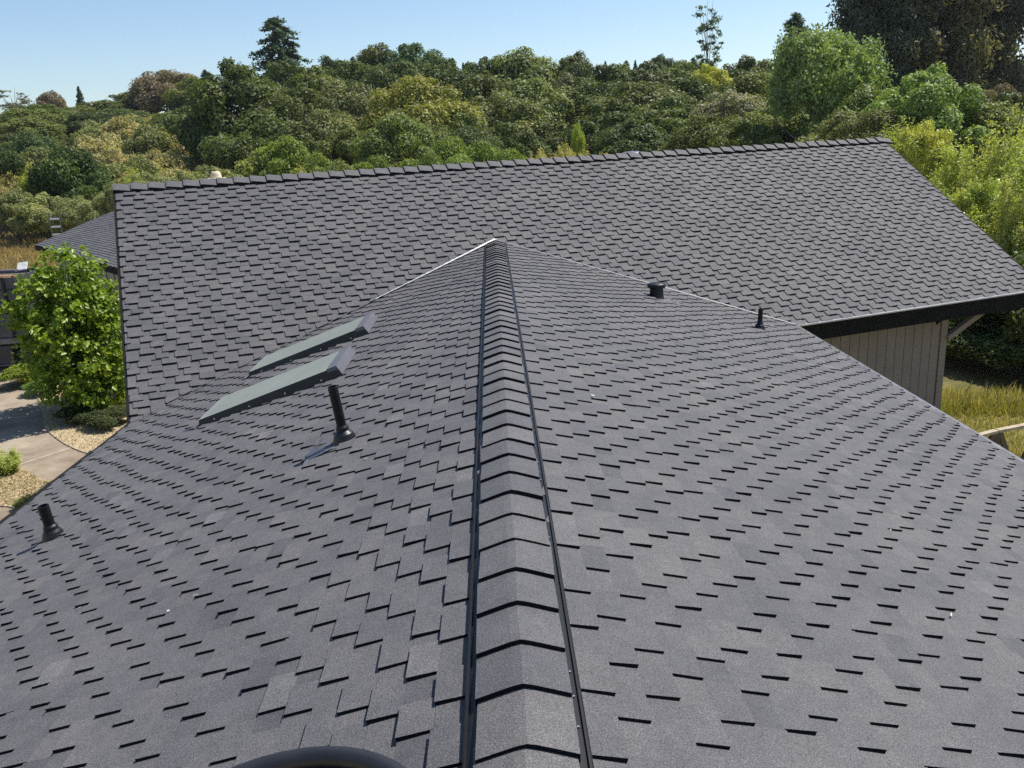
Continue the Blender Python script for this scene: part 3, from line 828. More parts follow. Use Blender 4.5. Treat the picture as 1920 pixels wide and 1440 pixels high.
PROTO['airy0'] = (lobed_crown('crown', 35, oak_lobes(35, 95, (.10, .24)), 24000, .030, MAT['leaf'], shell=(.25, 1.15), jit=.8, aspect=.5), trunk_mesh('trunk', 35, .04, .7, 9, MAT['pale_bark'], .5))
PROTO['broad0'] = (lobed_crown('crown', 36, [(x, y, z * .98 + .02, a_, b_ * .8) for x, y, z, a_, b_ in oak_lobes(36, 110, (.10, .22), .04)], 34000, .030, MAT['leaf_gloss'], shell=(.35, 1.12), jit=.6, aspect=.45, zc=.33), trunk_mesh('trunk', 36, .035, .7, 9, MAT['bark'], .5))
PROTO['willow0'] = (feather_crown('crown', 31, 80, 30000, .040, MAT['leaf']), trunk_mesh('trunk', 31, .04, .7, 9, MAT['bark'], .5))
PROTO['willow1'] = (feather_crown('crown', 32, 90, 32000, .038, MAT['leaf'], .85, .05), trunk_mesh('trunk', 32, .03, .7, 10, MAT['bark'], .5))
PROTO['brush0'] = (feather_crown('crown', 33, 70, 15000, .044, MAT['leaf'], .85, .03, .10), trunk_mesh('trunk', 33, .02, .5, 8, MAT['bark'], .5))
def conifer_crown(name, seed, nw, leaf, mat, taper=.85, jag=.35, base=.08, nper=52, zc=.35):
    rg = np.random.default_rng(seed); C = []; Dn = []; S = []
    for i in range(nw):
        z = base + (1 - base) * (i / nw) ** .92; R_ = (1 - z) ** taper * 1.0 + .02
        nb_ = max(4, int(10 - 5 * z))
        for b_ in range(nb_):
            th = rg.uniform(0, 2 * math.pi); L_ = R_ * rg.uniform(1 - jag, 1 + jag * .4)
            for k in range(int(nper * L_ ** .7) + 5):
                t_ = rg.uniform(.12, 1); r_ = L_ * t_
                p = np.array([math.cos(th) * r_, math.sin(th) * r_, z + .05 * L_ * (1 - t_) * 2 - .06 * t_ * L_ + .03 * max(0, t_ - .7)])
                p += rg.normal(size=3) * [.045 * (.3 + t_ * .6), .045 * (.3 + t_ * .6), .009]
                C.append(p); Dn.append([math.cos(th), math.sin(th), .1])
    C = np.array(C); n = len(C)
    nrm = unit(np.array([0, 0, .8]) + .35 * np.array(Dn) + .55 * rg.normal(size=(n, 3)))
    v, f = leaves(C, nrm, leaf, .5, rg, zc=zc); v[:, 2] = np.maximum(v[:, 2], .01)
    return np_mesh(name, v, f, [mat], np.clip(rg.normal(.45, .16, n), 0, 1))
PROTO['fir0'] = (conifer_crown('crown', 41, 30, .040, MAT['leaf'], .50, .45, .05, 170), trunk_mesh('trunk', 41, .045, .95, 0, MAT['bark'], lean=.01))
PROTO['fir1'] = (conifer_crown('crown', 42, 26, .085, MAT['leaf'], .9, .3, .06, 40), trunk_mesh('trunk', 42, .05, .95, 0, MAT['bark'], lean=.01))
def euc_lobes(seed, n, rx=(.10, .2), rz=(.07, .15), zlo=.22):
    rg = np.random.default_rng(seed); out = []
    for i in range(n):
        z = rg.uniform(zlo, .97); R_ = (.45 + .55 * math.sin(min(1, (1 - z) * 1.5) * math.pi / 2)) * .85; th = rg.uniform(0, 6.283); q = R_ * math.sqrt(rg.uniform(.1, 1))
        a = rg.uniform(*rx); out.append((math.cos(th) * q, math.sin(th) * q, z, a, rg.uniform(*rz)))
    return out
PROTO['gum0'] = (lobed_crown('crown', 51, euc_lobes(51, 120, (.14, .28), (.05, .10), .05), 48000, .042, MAT['leaf'], shell=(.3, 1.1), jit=1.0, aspect=.35, zc=.27), trunk_mesh('trunk', 51, .03, .8, 3, MAT['bark'], .6))
PROTO['gum1'] = (lobed_crown('crown', 52, euc_lobes(52, 115, (.13, .27), (.05, .10), .05), 46000, .042, MAT['leaf'], shell=(.3, 1.15), jit=1.0, aspect=.35, zc=.27), trunk_mesh('trunk', 52, .03, .8, 3, MAT['bark'], .6))
PROTO['sparse0'] = (lobed_crown('crown', 53, euc_lobes(53, 36, (.18, .34), (.02, .05), .15), 2600, .075, MAT['leaf'], shell=(.1, 1.1), jit=1.2, aspect=.4, zc=.22), trunk_mesh('trunk', 53, .035, .95, 9, MAT['pale_bark'], .5))

ASPECT = {'oak': .95, 'bush': 1.15, 'willow': 2.1, 'brush': 1.6, 'fir0': 1.3, 'fir1': 2.0, 'airy': 1.15, 'broad': 1.7, 'gum': 2.5, 'sparse': 2.3}
LEAF_GAIN = 2.6
def tree(kind, loc, width, height, color, label, cat, name, group=None, rz=None):
    cr, tr = PROTO[kind]
    e = empty(name, loc, rng.uniform(0, 6.28) if rz is None else rz)
    tag(e, label, cat, group)
    ca = ASPECT.get(kind, ASPECT.get(kind[:-1])); ch = min(height, ca * width)
    t_ = bpy.data.objects.new('trunk', tr); link(t_, e); t_.scale = (width / 2, width / 2, height - ch * .2)
    c_ = bpy.data.objects.new('crown', cr); link(c_, e); c_.scale = (width / 2, width / 2, ch); c_.location = (0, 0, height - ch)
    c_.color = (*[min(.5, k_ * LEAF_GAIN) for k_ in color], 1)
    return e
def px_tree(kind, cx, top, wpx, dist, color, label, cat='tree', name='tree', group=None, drop=.1, rz=None):
    P = at_dist((cx, top), dist); h0 = float(ground_h(P[0], P[1])) - drop
    pth = np.linalg.norm(P - CAM); w = wpx * (P - CAM) @ FW / FPX
    return tree(kind, (P[0], P[1], h0), w * 1.06, max(1.0, P[2] - h0), color, label, cat, name, group, rz)

OAK = (.060, .070, .016); OAKD = (.040, .051, .0135); OAKG = (.078, .083, .030); OLIVE = (.112, .110, .024); YEL = (.135, .145, .030)
BRN = (.095, .075, .045); BLUE = (.040, .058, .036); BRIGHT = (.098, .122, .025); TAN = (.185, .160, .070); LIME = (.165, .20, .028)
GD = 'dark oaks of the wooded hillside'; LD = 'dark green round oak in the dense wood beyond the steep roof'
GM = 'mid green oaks of the wooded hillside'; LM = 'mid green leafy oak in the dense wood beyond the steep roof'
GG = 'grey green oaks of the wooded hillside'; LG = 'grey green oak with open crown in the wood beyond the roof'
GC = 'far conifer tips'; LC = 'small dark conifer tip poking above the far treetops'
specials = [
    ('sparse0', 20, 160, 78, 235, (.075, .075, .055), 'thin see-through grey tree on the skyline past the tan brush', 'tree', 'gum_tree'),
    ('oak1', 88, 174, 64, 240, BRN, 'brown round dome tree on the skyline past the tan brush', 'tree', 'oak_tree'),
    ('fir1', 146, 161, 40, 240, BLUE, 'small pointed blue-green conifer on the skyline beside a brown dome tree', 'tree', 'fir_tree'),
    ('oak2', 312, 136, 150, 200, BRN, 'large brownish oak standing on the skyline above the tan brush', 'tree', 'oak_tree'),
    ('fir1', 255, 158, 70, 210, BLUE, 'blue-green tree beside the brownish skyline oak', 'tree', 'fir_tree'),
    ('fir0', 515, 32, 165, 150, (.040, .058, .032), 'tall wide dark fir rising above all the oaks against open sky', 'tree', 'fir_tree'),
    ('oak0', 440, 122, 235, 105, OAKD, 'broad very dark oak with deep shade under it beside the tan brush', 'tree', 'oak_tree'),
    ('oak3', 775, 84, 130, 135, (.040, .064, .024), 'highest rounded green oak crown on the middle of the wooded skyline', 'tree', 'oak_tree'),
    ('oak4', 778, 150, 205, 88, OLIVE, 'yellowish olive domed oak in front of the dark wood', 'tree', 'oak_tree'),
    ('oak5', 735, 222, 158, 72, (.080, .098, .028), 'low round green oak just behind the far ridge, before the olive dome', 'tree', 'oak_tree'),
    ('sparse0', 1329, -4, 60, 125, (.060, .078, .045), 'very tall slender sparse tree standing alone above the wood', 'tree', 'gum_tree'),
    ('oak1', 1336, 124, 92, 112, (.235, .215, .030), 'yellow leaved tree in the dark wood', 'tree', 'tree'),
    ('fir0', 1492, 24, 104, 118, BLUE, 'dark conifer behind the pale green airy tree', 'tree', 'fir_tree'),
    ('airy0', 1548, 40, 225, 66, (.105, .135, .050), 'pale green airy tree with feathery rounded crown', 'tree', 'poplar_tree'),
    ('oak2', 1372, 178, 185, 78, (.105, .100, .055), 'brownish green oak with dry top before the yellow tree', 'tree', 'oak_tree'),
    ('gum0', 1655, -170, 215, 92, (.046, .052, .030), 'huge near-black gum tree filling the corner of the sky', 'tree', 'gum_tree'),
    ('gum1', 1760, -250, 270, 98, (.085, .076, .036), 'huge brownish gum tree between darker gums', 'tree', 'gum_tree'),
    ('gum0', 1892, -190, 200, 104, (.070, .066, .038), 'huge gum tree with bare limbs showing at its edge', 'tree', 'gum_tree'),
    ('gum1', 1838, -230, 230, 110, (.055, .058, .030), 'huge dark gum tree standing behind the brownish and bare-limbed gums', 'tree', 'gum_tree'),
    ('oak0', 1742, 132, 215, 58, (.105, .140, .036), 'rounded glossy green tree under the huge gums', 'tree', 'tree'),
    ('bush1', 1866, 158, 84, 70, BRN, 'rusty brown bush under the huge gums', 'bush', 'bush'),
]
SHORT = ['thin see-through skyline tree', 'brown dome tree', 'small pointed conifer', 'brownish skyline oak', 'blue-green skyline tree', 'tall wide fir', 'broad very dark oak', 'highest rounded oak crown', 'olive domed oak', 'low round green oak', 'tall slender sparse tree', 'yellow leaved tree', 'dark conifer', 'pale green airy tree', 'dry-topped brownish oak', 'near-black gum tree', 'brownish gum tree', 'bare-limbed gum tree', 'rearmost huge gum tree', 'glossy rounded tree', 'rusty brown bush']
ANCH = [(q[1], q[2] + 35, q[4], n_) for q, n_ in zip(specials, SHORT)]
def by_anchor(what, cx, cy, d, extra=()):
    a_ = min(ANCH + list(extra), key=lambda q: math.hypot(q[0] - cx, (q[1] - cy) * 1.3))
    rel = 'behind' if d > a_[2] + 8 else ('in front of' if d < a_[2] - 8 else 'beside')
    return '%s %s the %s' % (what, rel, a_[3])
for s_ in specials: px_tree(*s_[:6], label=s_[6], cat=s_[7], name=s_[8])
for i, (cx, top, w) in enumerate([(848, 108, 16), (868, 117, 18), (661, 106, 22), (1135, 114, 18), (1174, 113, 20), (1191, 112, 18), (1209, 119, 16), (590, 122, 26), (384, 130, 30), (1226, 108, 26), (1408, 108, 26), (1388, 110, 24), (1300, 108, 26), (1283, 116, 24)]):
    px_tree('fir%d' % (i % 2), cx, top, w * 1.2, 185 + 5 * (i % 4), BLUE if i % 3 else OAKD, LC, 'tree', 'fir_tree', GC)
wood = [  # cx, top, width, dist, tone
    (190, 190, 120, 205, 'M'), (235, 178, 90, 208, 'M'), (365, 148, 95, 185, 'M'), (215, 205, 120, 180, 'D'), (60, 200, 120, 190, 'M'), (30, 222, 110, 170, 'M'), (120, 205, 100, 195, 'G'),
    (150, 215, 90, 175, 'D'), (40, 250, 100, 150, 'D'), (290, 215, 130, 150, 'M'), (350, 205, 120, 135, 'D'), (555, 124, 140, 128, 'D'), (620, 113, 125, 142, 'D'), (590, 140, 130, 120, 'M'), (640, 160, 140, 105, 'G'),
    (545, 170, 130, 100, 'D'), (610, 215, 130, 88, 'G'), (560, 235, 110, 85, 'D'), (655, 240, 90, 80, 'M'), (700, 96, 120, 138, 'D'), (660, 120, 110, 130, 'D'), (740, 120, 120, 124, 'D'), (820, 120, 120, 128, 'D'), (880, 119, 120, 130, 'D'), (930, 120, 110, 128, 'M'),
    (965, 107, 140, 126, 'G'), (905, 150, 130, 108, 'D'), (1000, 150, 130, 98, 'G'), (940, 185, 120, 95, 'G'), (1020, 115, 100, 130, 'G'), (1078, 104, 120, 124, 'D'), (1060, 150, 120, 104, 'D'), (1110, 160, 110, 100, 'D'), (1150, 124, 130, 126, 'D'),
    (1195, 165, 170, 96, 'M'), (1160, 195, 130, 88, 'D'), (1240, 106, 80, 160, 'D'), (1215, 130, 120, 128, 'D'), (1290, 120, 120, 132, 'M'), (1270, 150, 130, 108, 'D'), (1255, 190, 130, 86, 'D'), (1300, 205, 130, 80, 'M'), (1400, 112, 130, 140, 'D'), (1440, 125, 110, 130, 'M'),
    (1410, 145, 120, 104, 'M'), (1440, 205, 140, 72, 'M'), (1340, 222, 130, 68, 'M'), (1500, 220, 120, 68, 'M'), (1390, 232, 120, 64, 'M'), (1620, 175, 120, 62, 'M'), (1590, 215, 120, 58, 'G'), (860, 215, 90, 84, 'M'), (880, 245, 90, 76, 'D'), (960, 235, 100, 80, 'D'), (1100, 235, 110, 84, 'D'), (1200, 235, 120, 78, 'D'), (500, 215, 150, 96, 'D'), (470, 250, 120, 92, 'D'), (800, 240, 110, 80, 'M'), (1045, 232, 130, 92, 'D'), (990, 236, 110, 92, 'D'), (1130, 215, 110, 90, 'D'), (1650, 210, 110, 55, 'M'), (1700, 170, 130, 66, 'M'), (1830, 190, 130, 60, 'M'), (1920, 175, 150, 64, 'D')]
for i, (cx, top, w, d_, k) in enumerate(wood):
    base = {'D': OAKD, 'M': OAK, 'G': OAKG}[k]; cc = tuple(np.array(base) * rng.uniform(.85, 1.18) * rng.uniform(.94, 1.06, 3))
    lab, g_ = {'D': (LD, GD), 'M': (LM, GM), 'G': (LG, GG)}[k]
    lab = by_anchor({'D': 'dark green round oak', 'M': 'mid green leafy oak', 'G': 'grey green open oak'}[k], cx, top + 35, d_)
    px_tree('oak%d' % (i * 5 % 6), cx, top, w * (1.30 if d_ > 110 else 1.5) * rng.uniform(.88, 1.15), d_, cc, lab, 'tree', 'oak_tree', g_)
# nearer shrubs between the roof and the wood
fronts = [(528, 256, 105, 62, BRIGHT), (585, 285, 90, 60, (.088, .110, .024)), (480, 285, 90, 62, (.10, .115, .035)), (690, 292, 90, 58, (.080, .10, .022)), (845, 258, 100, 62, BRIGHT), (905, 262, 110, 58, (.090, .115, .024)), (955, 280, 80, 55, BRIGHT), (790, 285, 90, 56, (.080, .10, .024)), (860, 290, 90, 52, (.12, .15, .04)), (625, 300, 90, 56, (.085, .10, .03))]
for i, (cx, top, w, d_, c_) in enumerate(fronts):
    px_tree('bush%d' % (i % 2), cx, top, w, d_, c_, by_anchor('bright green leafy shrub low', cx, top, d_, [(1055, 262, 54, 'straw yellow brush')]), 'shrub', 'shrub', 'bright shrubs along the foot of the wood')
for i, (cx, top, w, d_) in enumerate([(1010, 268, 60, 52), (1055, 258, 60, 54), (1095, 272, 60, 52), (980, 292, 60, 48), (1030, 285, 70, 48), (910, 300, 70, 48), (1130, 278, 50, 52), (745, 305, 60, 50), (560, 305, 60, 52), (1075, 290, 70, 47)]):
    px_tree('brush0', cx, top, w, d_, (.20, .175, .065), 'dry straw yellow brush at the edge of the wood behind the far ridge', 'shrub', 'brush_plant', 'straw coloured brush at the foot of the wood')
px_tree('willow0', 1082, 226, 34, 74, LIME, 'narrow lime green sapling glowing in a dark gap of the wood', 'tree', 'sapling')
# tan brush slope on the left
k = 0
for row, (d_, y0_) in enumerate(((150, 232), (135, 246), (120, 262), (108, 280), (98, 298), (90, 318), (84, 338))):
    for cx in np.arange(-20 + 17 * (row % 2), 470 if row > 2 else 420, 62 - 2 * row):
        if row < 3 and cx < 150: continue
        top = y0_ + rng.uniform(-10, 10) - (18 if 200 < cx < 330 and row < 3 else 0)
        tan_ = rng.random() < .62
        c_ = np.array(TAN if tan_ else (.105, .112, .042)) * rng.uniform(.8, 1.12); g_ = 'tan scrub on the slope'
        lab = by_anchor('tan scrub bush' if tan_ else 'olive green scrub bush', cx, top + 15, d_, [(118, 320, 80, 'large dark round bush'), (246, 325, 72, 'yellow-green bush at the roof corner'), (62, 265, 120, 'dark low dome bush'), (404, 330, 18, 'straw hat'), (48, 325, 82, 'yellow-green bush past the dark round one')])
        px_tree('bush%d' % (k % 2), cx + rng.uniform(-12, 12), top, rng.uniform(70, 105), d_ + rng.uniform(-4, 4), tuple(c_), lab, 'bush', 'scrub_bush', g_); k += 1
px_tree('bush0', 118, 276, 130, 80, (.034, .050, .015), 'large dark green round bush in the middle of the tan scrub', 'bush', 'bush')
px_tree('bush1', 175, 335, 100, 76, (.042, .056, .018), 'smaller dark bush leaning on the large dark round bush', 'bush', 'bush')
px_tree('bush1', 2, 275, 62, 82, (.036, .050, .016), 'dark green bush at the edge of the tan scrub', 'bush', 'bush')
px_tree('bush1', 62, 245, 84, 120, (.045, .066, .026), 'dark low dome bush high on the tan scrub slope', 'bush', 'bush')
px_tree('brush0', 48, 300, 52, 82, LIME, 'yellow-green bush beside the large dark round bush', 'bush', 'bush')
px_tree('brush0', 246, 306, 60, 72, (.20, .20, .03), 'yellow-green bush in the scrub just behind the roof corner', 'bush', 'bush')
for i, (cx, top, w, d_) in enumerate([(78, 366, 120, 74), (18, 358, 90, 76), (140, 372, 90, 70), (190, 365, 90, 66), (225, 345, 90, 62), (280, 330, 110, 60), (345, 325, 110, 58), (420, 318, 110, 58)]):
    px_tree('oak%d' % (i % 3), cx, top, w, d_, tuple(np.array((.115, .122, .05)) * rng.uniform(.85, 1.1)), by_anchor('low spreading orchard tree', cx, top, d_, [(110, 410, 37, 'aluminium ladder'), (118, 330, 80, 'large dark round bush'), (175, 370, 76, 'smaller dark bush'), (246, 325, 72, 'yellow-green bush at the roof corner'), (404, 330, 18, 'straw hat')]), 'tree', 'orchard_tree', 'orchard trees along the dry field')
# bright growth on the right, close behind the gable
rights = [(1685, 205, 150, 40, (0.165, 0.180, 0.042)), (1735, 222, 130, 37, (0.205, 0.205, 0.042)), (1800, 250, 170, 34, (0.175, 0.194, 0.045)), (1895, 178, 190, 32, (0.189, 0.219, 0.056)), (1765, 330, 150, 30, (0.150, 0.172, 0.045)), (1850, 330, 160, 27.5, (0.161, 0.181, 0.045)), (1915, 300, 150, 25.5, (0.189, 0.206, 0.056)), (1960, 210, 190, 29, (0.168, 0.194, 0.050)), (1830, 420, 150, 25.5, (0.147, 0.169, 0.040)), (2040, 260, 220, 27, (0.154, 0.175, 0.050))]
for i, (cx, top, w, d_, c_) in enumerate(rights):
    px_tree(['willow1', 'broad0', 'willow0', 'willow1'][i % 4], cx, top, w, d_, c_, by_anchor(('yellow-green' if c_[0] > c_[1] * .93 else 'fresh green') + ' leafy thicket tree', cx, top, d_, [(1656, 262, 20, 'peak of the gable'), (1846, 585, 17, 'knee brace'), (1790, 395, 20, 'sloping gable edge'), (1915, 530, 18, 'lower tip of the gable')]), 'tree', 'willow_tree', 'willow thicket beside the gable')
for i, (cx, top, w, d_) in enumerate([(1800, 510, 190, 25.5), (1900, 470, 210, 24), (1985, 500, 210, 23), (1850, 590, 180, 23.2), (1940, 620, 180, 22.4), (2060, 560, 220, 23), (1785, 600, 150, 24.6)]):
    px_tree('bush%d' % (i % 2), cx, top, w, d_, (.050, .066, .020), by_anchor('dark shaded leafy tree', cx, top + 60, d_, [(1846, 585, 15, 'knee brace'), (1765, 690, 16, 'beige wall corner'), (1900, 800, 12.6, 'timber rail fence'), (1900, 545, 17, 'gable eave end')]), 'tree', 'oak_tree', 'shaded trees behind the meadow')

# ------------------------------------------------------------------ the bright green tree left of the steep roof: large drooping leaves
def big_leaf_crown(seed, blobs, nleaf, size):
    rg = np.random.default_rng(seed); B = np.array(blobs, float)
    # twig clusters on every blob's shell
    w = B[:, 3] ** 2; nc = nleaf // 14
    pick = rg.choice(len(B), nc, p=w / w.sum()); d = unit(rg.normal(size=(nc, 3)) + [0, 0, .2])
    cc = B[pick, :3] + d * (B[pick, 3:4] * rg.uniform(.55, 1.08, (nc, 1))) * [1, 1, .9]
    q = rg.integers(0, nc, nleaf); cen = cc[q] + rg.normal(size=(nleaf, 3)) * [.075, .075, .06]
    out_ = unit(d[q] + .25 * rg.normal(size=(nleaf, 3)))
    nrm = unit(out_ * .55 + [0, 0, .45] + .55 * rg.normal(size=(nleaf, 3)))
    # leaf: 6 points, folded along the midrib, tip drooping
    a = unit(np.cross(nrm, out_ + .4 * rg.normal(size=(nleaf, 3)))); b = np.cross(a, nrm)
    b = unit(b * np.sign((b * (out_ - [0, 0, .6])).sum(1, keepdims=True)))
    s = (size * rg.uniform(.6, 1.3, nleaf))[:, None]
    up_ = nrm * s * .16
    v = np.stack([cen - b * s * .6, cen - a * s * .48 - b * s * .1 + up_, cen - a * s * .34 + b * s * .45 + up_ * .4, cen + b * s * .85 - [0, 0, .12] * s - up_ * .4,
                  cen + a * s * .34 + b * s * .45 + up_ * .4, cen + a * s * .48 - b * s * .1 + up_], 1).reshape(-1, 3)
    i = np.arange(nleaf)[:, None] * 6
    f = np.concatenate([i + [0, 3, 2, 1], i + [0, 5, 4, 3]], 0)
    tone = np.clip(rg.normal(.5, .13, nc)[q] + rg.normal(0, .10, nleaf), 0, 1); tone[rg.random(nleaf) < .012] = 1
    return np_mesh('crown', v, f, [MAT['leaf_gloss']], np.concatenate([tone, tone]))
tb_ = gpt((150, 775)); DT = math.hypot(tb_[0], tb_[1])
fwd = np.array([tb_[0], tb_[1], 0]) / DT
def blob(cx, cy, rpx, dd):
    P = at_dist((cx, cy), DT + dd); return (P[0] - tb_[0], P[1] - tb_[1], P[2] - GZ, rpx * DT / FPX * 1.04)
blobs = [blob(*q) for q in ((128, 515, 52, 0), (95, 560, 52, -.2), (150, 555, 50, .4), (70, 590, 38, .1), (125, 610, 66, -.3), (185, 580, 48, .3), (205, 640, 48, -.2), (90, 660, 50, .1), (150, 680, 60, -.5), (215, 690, 42, .2), (110, 715, 44, -.3), (175, 730, 50, -.4), (210, 745, 40, -.2), (22, 583, 17, -.2), (45, 600, 20, 0), (140, 590, 60, .8), (190, 650, 60, .9), (120, 660, 60, .9))]
et = empty('broadleaf_tree', tb_)
tag(et, 'bushy lime green broadleaf tree growing against the edge of the steep roof', 'tree')
o = bpy.data.objects.new('crown', big_leaf_crown(71, blobs, 17000, .086)); link(o, et); o.color = (.215, .30, .030, 1)
mb = MB()
for k in range(7):
    th = k * .9; e_ = np.array(blobs[k * 2 % len(blobs)][:3])
    mb.tube([(0.06 * math.cos(th), .06 * math.sin(th), -.06), e_ * [.3, .3, .45], e_], [.045, .03, .012], 7)
o = mb.build('trunk', MAT['bark']); o.parent = et

# low plants in and beside the beds
def low_plant(q, w, h, c_, label, kind='bush0', name='low_shrub'):
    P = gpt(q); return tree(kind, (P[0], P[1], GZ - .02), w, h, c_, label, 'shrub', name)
low_plant((46, 722), 1.35, .62, (.095, .120, .014), 'low mounded yellow-green shrub at the corner of the planting bed')
low_plant((84, 738), 1.0, .42, (.07, .11, .02), 'low spreading green ground shrub beside the mounded yellow-green one', 'bush1')
low_plant((6, 890), .95, .62, (.155, .175, .045), 'feathery pale green plant beside the driveway joint', 'brush0', 'feathery_plant')
low_plant((52, 952), .55, .28, (.12, .135, .035), 'small weedy green tuft beside the roof edge in the mulch', 'brush0', 'weed_tuft')
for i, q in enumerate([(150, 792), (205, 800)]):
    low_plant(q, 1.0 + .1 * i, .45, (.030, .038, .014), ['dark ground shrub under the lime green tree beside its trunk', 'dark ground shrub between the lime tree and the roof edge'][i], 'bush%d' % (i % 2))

# ------------------------------------------------------------------ straw chips, field grass, meadow grass
def in_poly(P, poly):
    x, y = P; c_ = False; n = len(poly)
    for i in range(n):
        a, b = poly[i], poly[(i + 1) % n]
        if (a[1] > y) != (b[1] > y) and x < (b[0] - a[0]) * (y - a[1]) / (b[1] - a[1]) + a[0]: c_ = not c_
    return c_
def chips(poly_px, n, size, color, name, label):
    P = [gpt(q)[:2] for q in poly_px]; P = np.array(P); lo, hi = P.min(0), P.max(0); pts = []
    sp = smooth_poly([np.append(p, 0) for p in P], 2); sp = [q[:2] for q in sp]
    while len(pts) < n:
        q = rng.uniform(lo, hi)
        if in_poly(q, sp): pts.append(q)
    pts = np.array(pts); cen = np.c_[pts, np.full(n, GZ + .038) + rng.uniform(0, .03, n)]
    nr = unit(np.array([0, 0, 1.0]) + .45 * rng.normal(size=(n, 3)))
    v, f = leaves(cen, nr, size, .3, rng)
    o = bpy.data.objects.new(name, np_mesh(name, v, f, [MAT['leaf']], np.clip(rng.normal(.5, .22, n), 0, 1))); link(o); o.color = (*color, 1)
    tag(o, label, 'mulch', kind='stuff')
chips(isl1, 7000, .030, (.40, .32, .185), 'straw_mulch', 'loose straw mulch in the bed under the lime green tree')
chips(isl2, 7000, .028, (.40, .32, .185), 'straw_mulch', 'loose straw mulch in the bed beside the driveway')
def grass(name, label, centers, hgt, wid, color, lean=.35, dry=.5):
    n = len(centers); base = np.asarray(centers, float); th = rng.uniform(0, 6.283, n)
    h = (hgt * rng.uniform(.5, 1.25, n))[:, None]; sd = np.c_[np.cos(th), np.sin(th), np.zeros(n)] * wid
    ln = np.c_[rng.normal(size=(n, 2)) * lean, np.zeros(n)]
    m1 = base + h * ([0, 0, .55] + ln * .3); tp = base + h * ([0, 0, 1.0] + ln)
    v = np.stack([base - sd, base + sd, m1 + sd * .8, tp, m1 - sd * .8], 1).reshape(-1, 3)
    f = np.arange(5 * n).reshape(n, 5)
    o = bpy.data.objects.new(name, np_mesh(name, v, f, [MAT['leaf']], np.clip(rng.normal(.5, .2, n), 0, 1))); link(o); o.color = (*color, 1)
    tag(o, label, 'grass', kind='stuff'); return o
def scatter_px(n, x0, x1, y0, y1):
    pts = []
    while len(pts) < n:
        P = gpt((rng.uniform(x0, x1), rng.uniform(y0, y1)))
        pts.append((P[0], P[1], GZ - .01))
    return pts
grass('meadow_grass', 'short green and straw meadow grass beside the beige wall', scatter_px(16000, 1690, 2150, 745, 930), .11, .008, (.44, .385, .15))
grass('tall_grass', 'tall seeding grass before the shaded trees', scatter_px(3600, 1755, 2150, 742, 782), .24, .008, (.36, .33, .10), .22)
grass('tall_grass', 'pale dry seeding grass stalks before the shaded trees', scatter_px(700, 1765, 2150, 742, 772), .36, .009, (.55, .45, .24), .18)
fp_ = []
for _ in range(9000):
    P = at_dist((rng.uniform(-60, 120), 400), rng.uniform(46, 88)); fp_.append((P[0], P[1], float(ground_h(P[0], P[1])) - .02))
grass('field_grass', 'dry tan grass of the open field', fp_, .45, .03, (.42, .31, .16), .3)

# ------------------------------------------------------------------ outbuilding roof past the steep roof's corner
A = np.array([-16.896, 31.793, -1.214]); B = np.array([-10.189, 23.175, -1.214]); ab = unit(B - A)
pn = np.array([-ab[1], ab[0], 0.0]); SO = .33; LO = 4.6; B2 = A + ab * 13.2
out = empty('outbuilding', tuple(np.append(((A + B2) / 2 + pn * LO)[:2], GZ)))
tag(out, 'low outbuilding with fine dark shingle roof behind the lime green tree', 'outbuilding')
oo = np.array(out.location)
def ob(mb, name, mats, **kw):
    o = mb.build(name, mats, out, **kw); o.location = Vector(o.location) - Vector(oo); return o
up_o = unit(np.cross(ab, pn + np.array([0, 0, SO]))); up_o *= np.sign(up_o[2])
mb = MB(); mb.face([A - up_o * .003, B2 - up_o * .003, B2 + pn * LO + [0, 0, SO * LO] - up_o * .003, A + pn * LO + [0, 0, SO * LO] - up_o * .003])
mb.face([A + pn * LO + [0, 0, SO * LO], B2 + pn * LO + [0, 0, SO * LO], B2 + pn * LO * 2, A + pn * LO * 2]); ob(mb, 'roof', MAT['deck'])
fld = MB(); sl_ = pn + np.array([0, 0, SO]); sl_u = unit(sl_); LS = LO * math.hypot(1, SO)
plo = Plane(A + pn * LO + np.array([0, 0, SO * LO]), ab, -sl_u)
j = 0
for vb in np.arange(E_, LS + .01, E_):
    s_ = -.0 + rng.uniform(-.15, 0); j += 1
    while s_ < 13.2:
        w = rng.uniform(.13, .32); a, b = max(s_, 0), min(s_ + w, 13.2)
        if b > a + .02: tab_geo(fld, (plo, a, b, max(vb - 1.5 * E_, 0), vb + rng.uniform(-.012, .012), tone_of()))
        s_ += w
tag(ob(fld, 'shingle_field', SHM), kind='stuff')
mb = MB(); mb.bar(A - [0, 0, .10], B2 - [0, 0, .10], .04, .16); ob(mb, 'fascia', MAT['fascia'])
mb = MB(); mb.bar(A - [0, 0, .10], A + pn * LO + [0, 0, SO * LO - .10], .04, .16); ob(mb, 'rake_board', MAT['fascia'])
mb = MB(); wa = A + ab * .5 + pn * .5; wb = B2 - ab * .5 + pn * .5
mb.box(np.append(wa[:2], GZ), wb - wa, pn * .12, (0, 0, A[2] - GZ + .02)); ob(mb, 'wall', simple('weathered_wall', (.42, .37, .31), .8, noise_s=3, var=.3))
for k in range(14):
    mb = MB(); q = wa + ab * (.5 + .9 * k) - pn * .02; mb.box(np.append(q[:2], GZ), ab * .06, pn * .03, (0, 0, A[2] - GZ - .1)); ob(mb, 'batten', MAT['soffit'])
mb = MB(); wa2 = A + ab * .5 + pn * (2 * LO - .5); mb.face([np.append(wa[:2], GZ), np.append(wa2[:2], GZ), np.append(wa2[:2], A[2] + .1), A + ab * .5 + pn * LO + [0, 0, SO * LO - .05], np.append(wa[:2], A[2] + .1)])
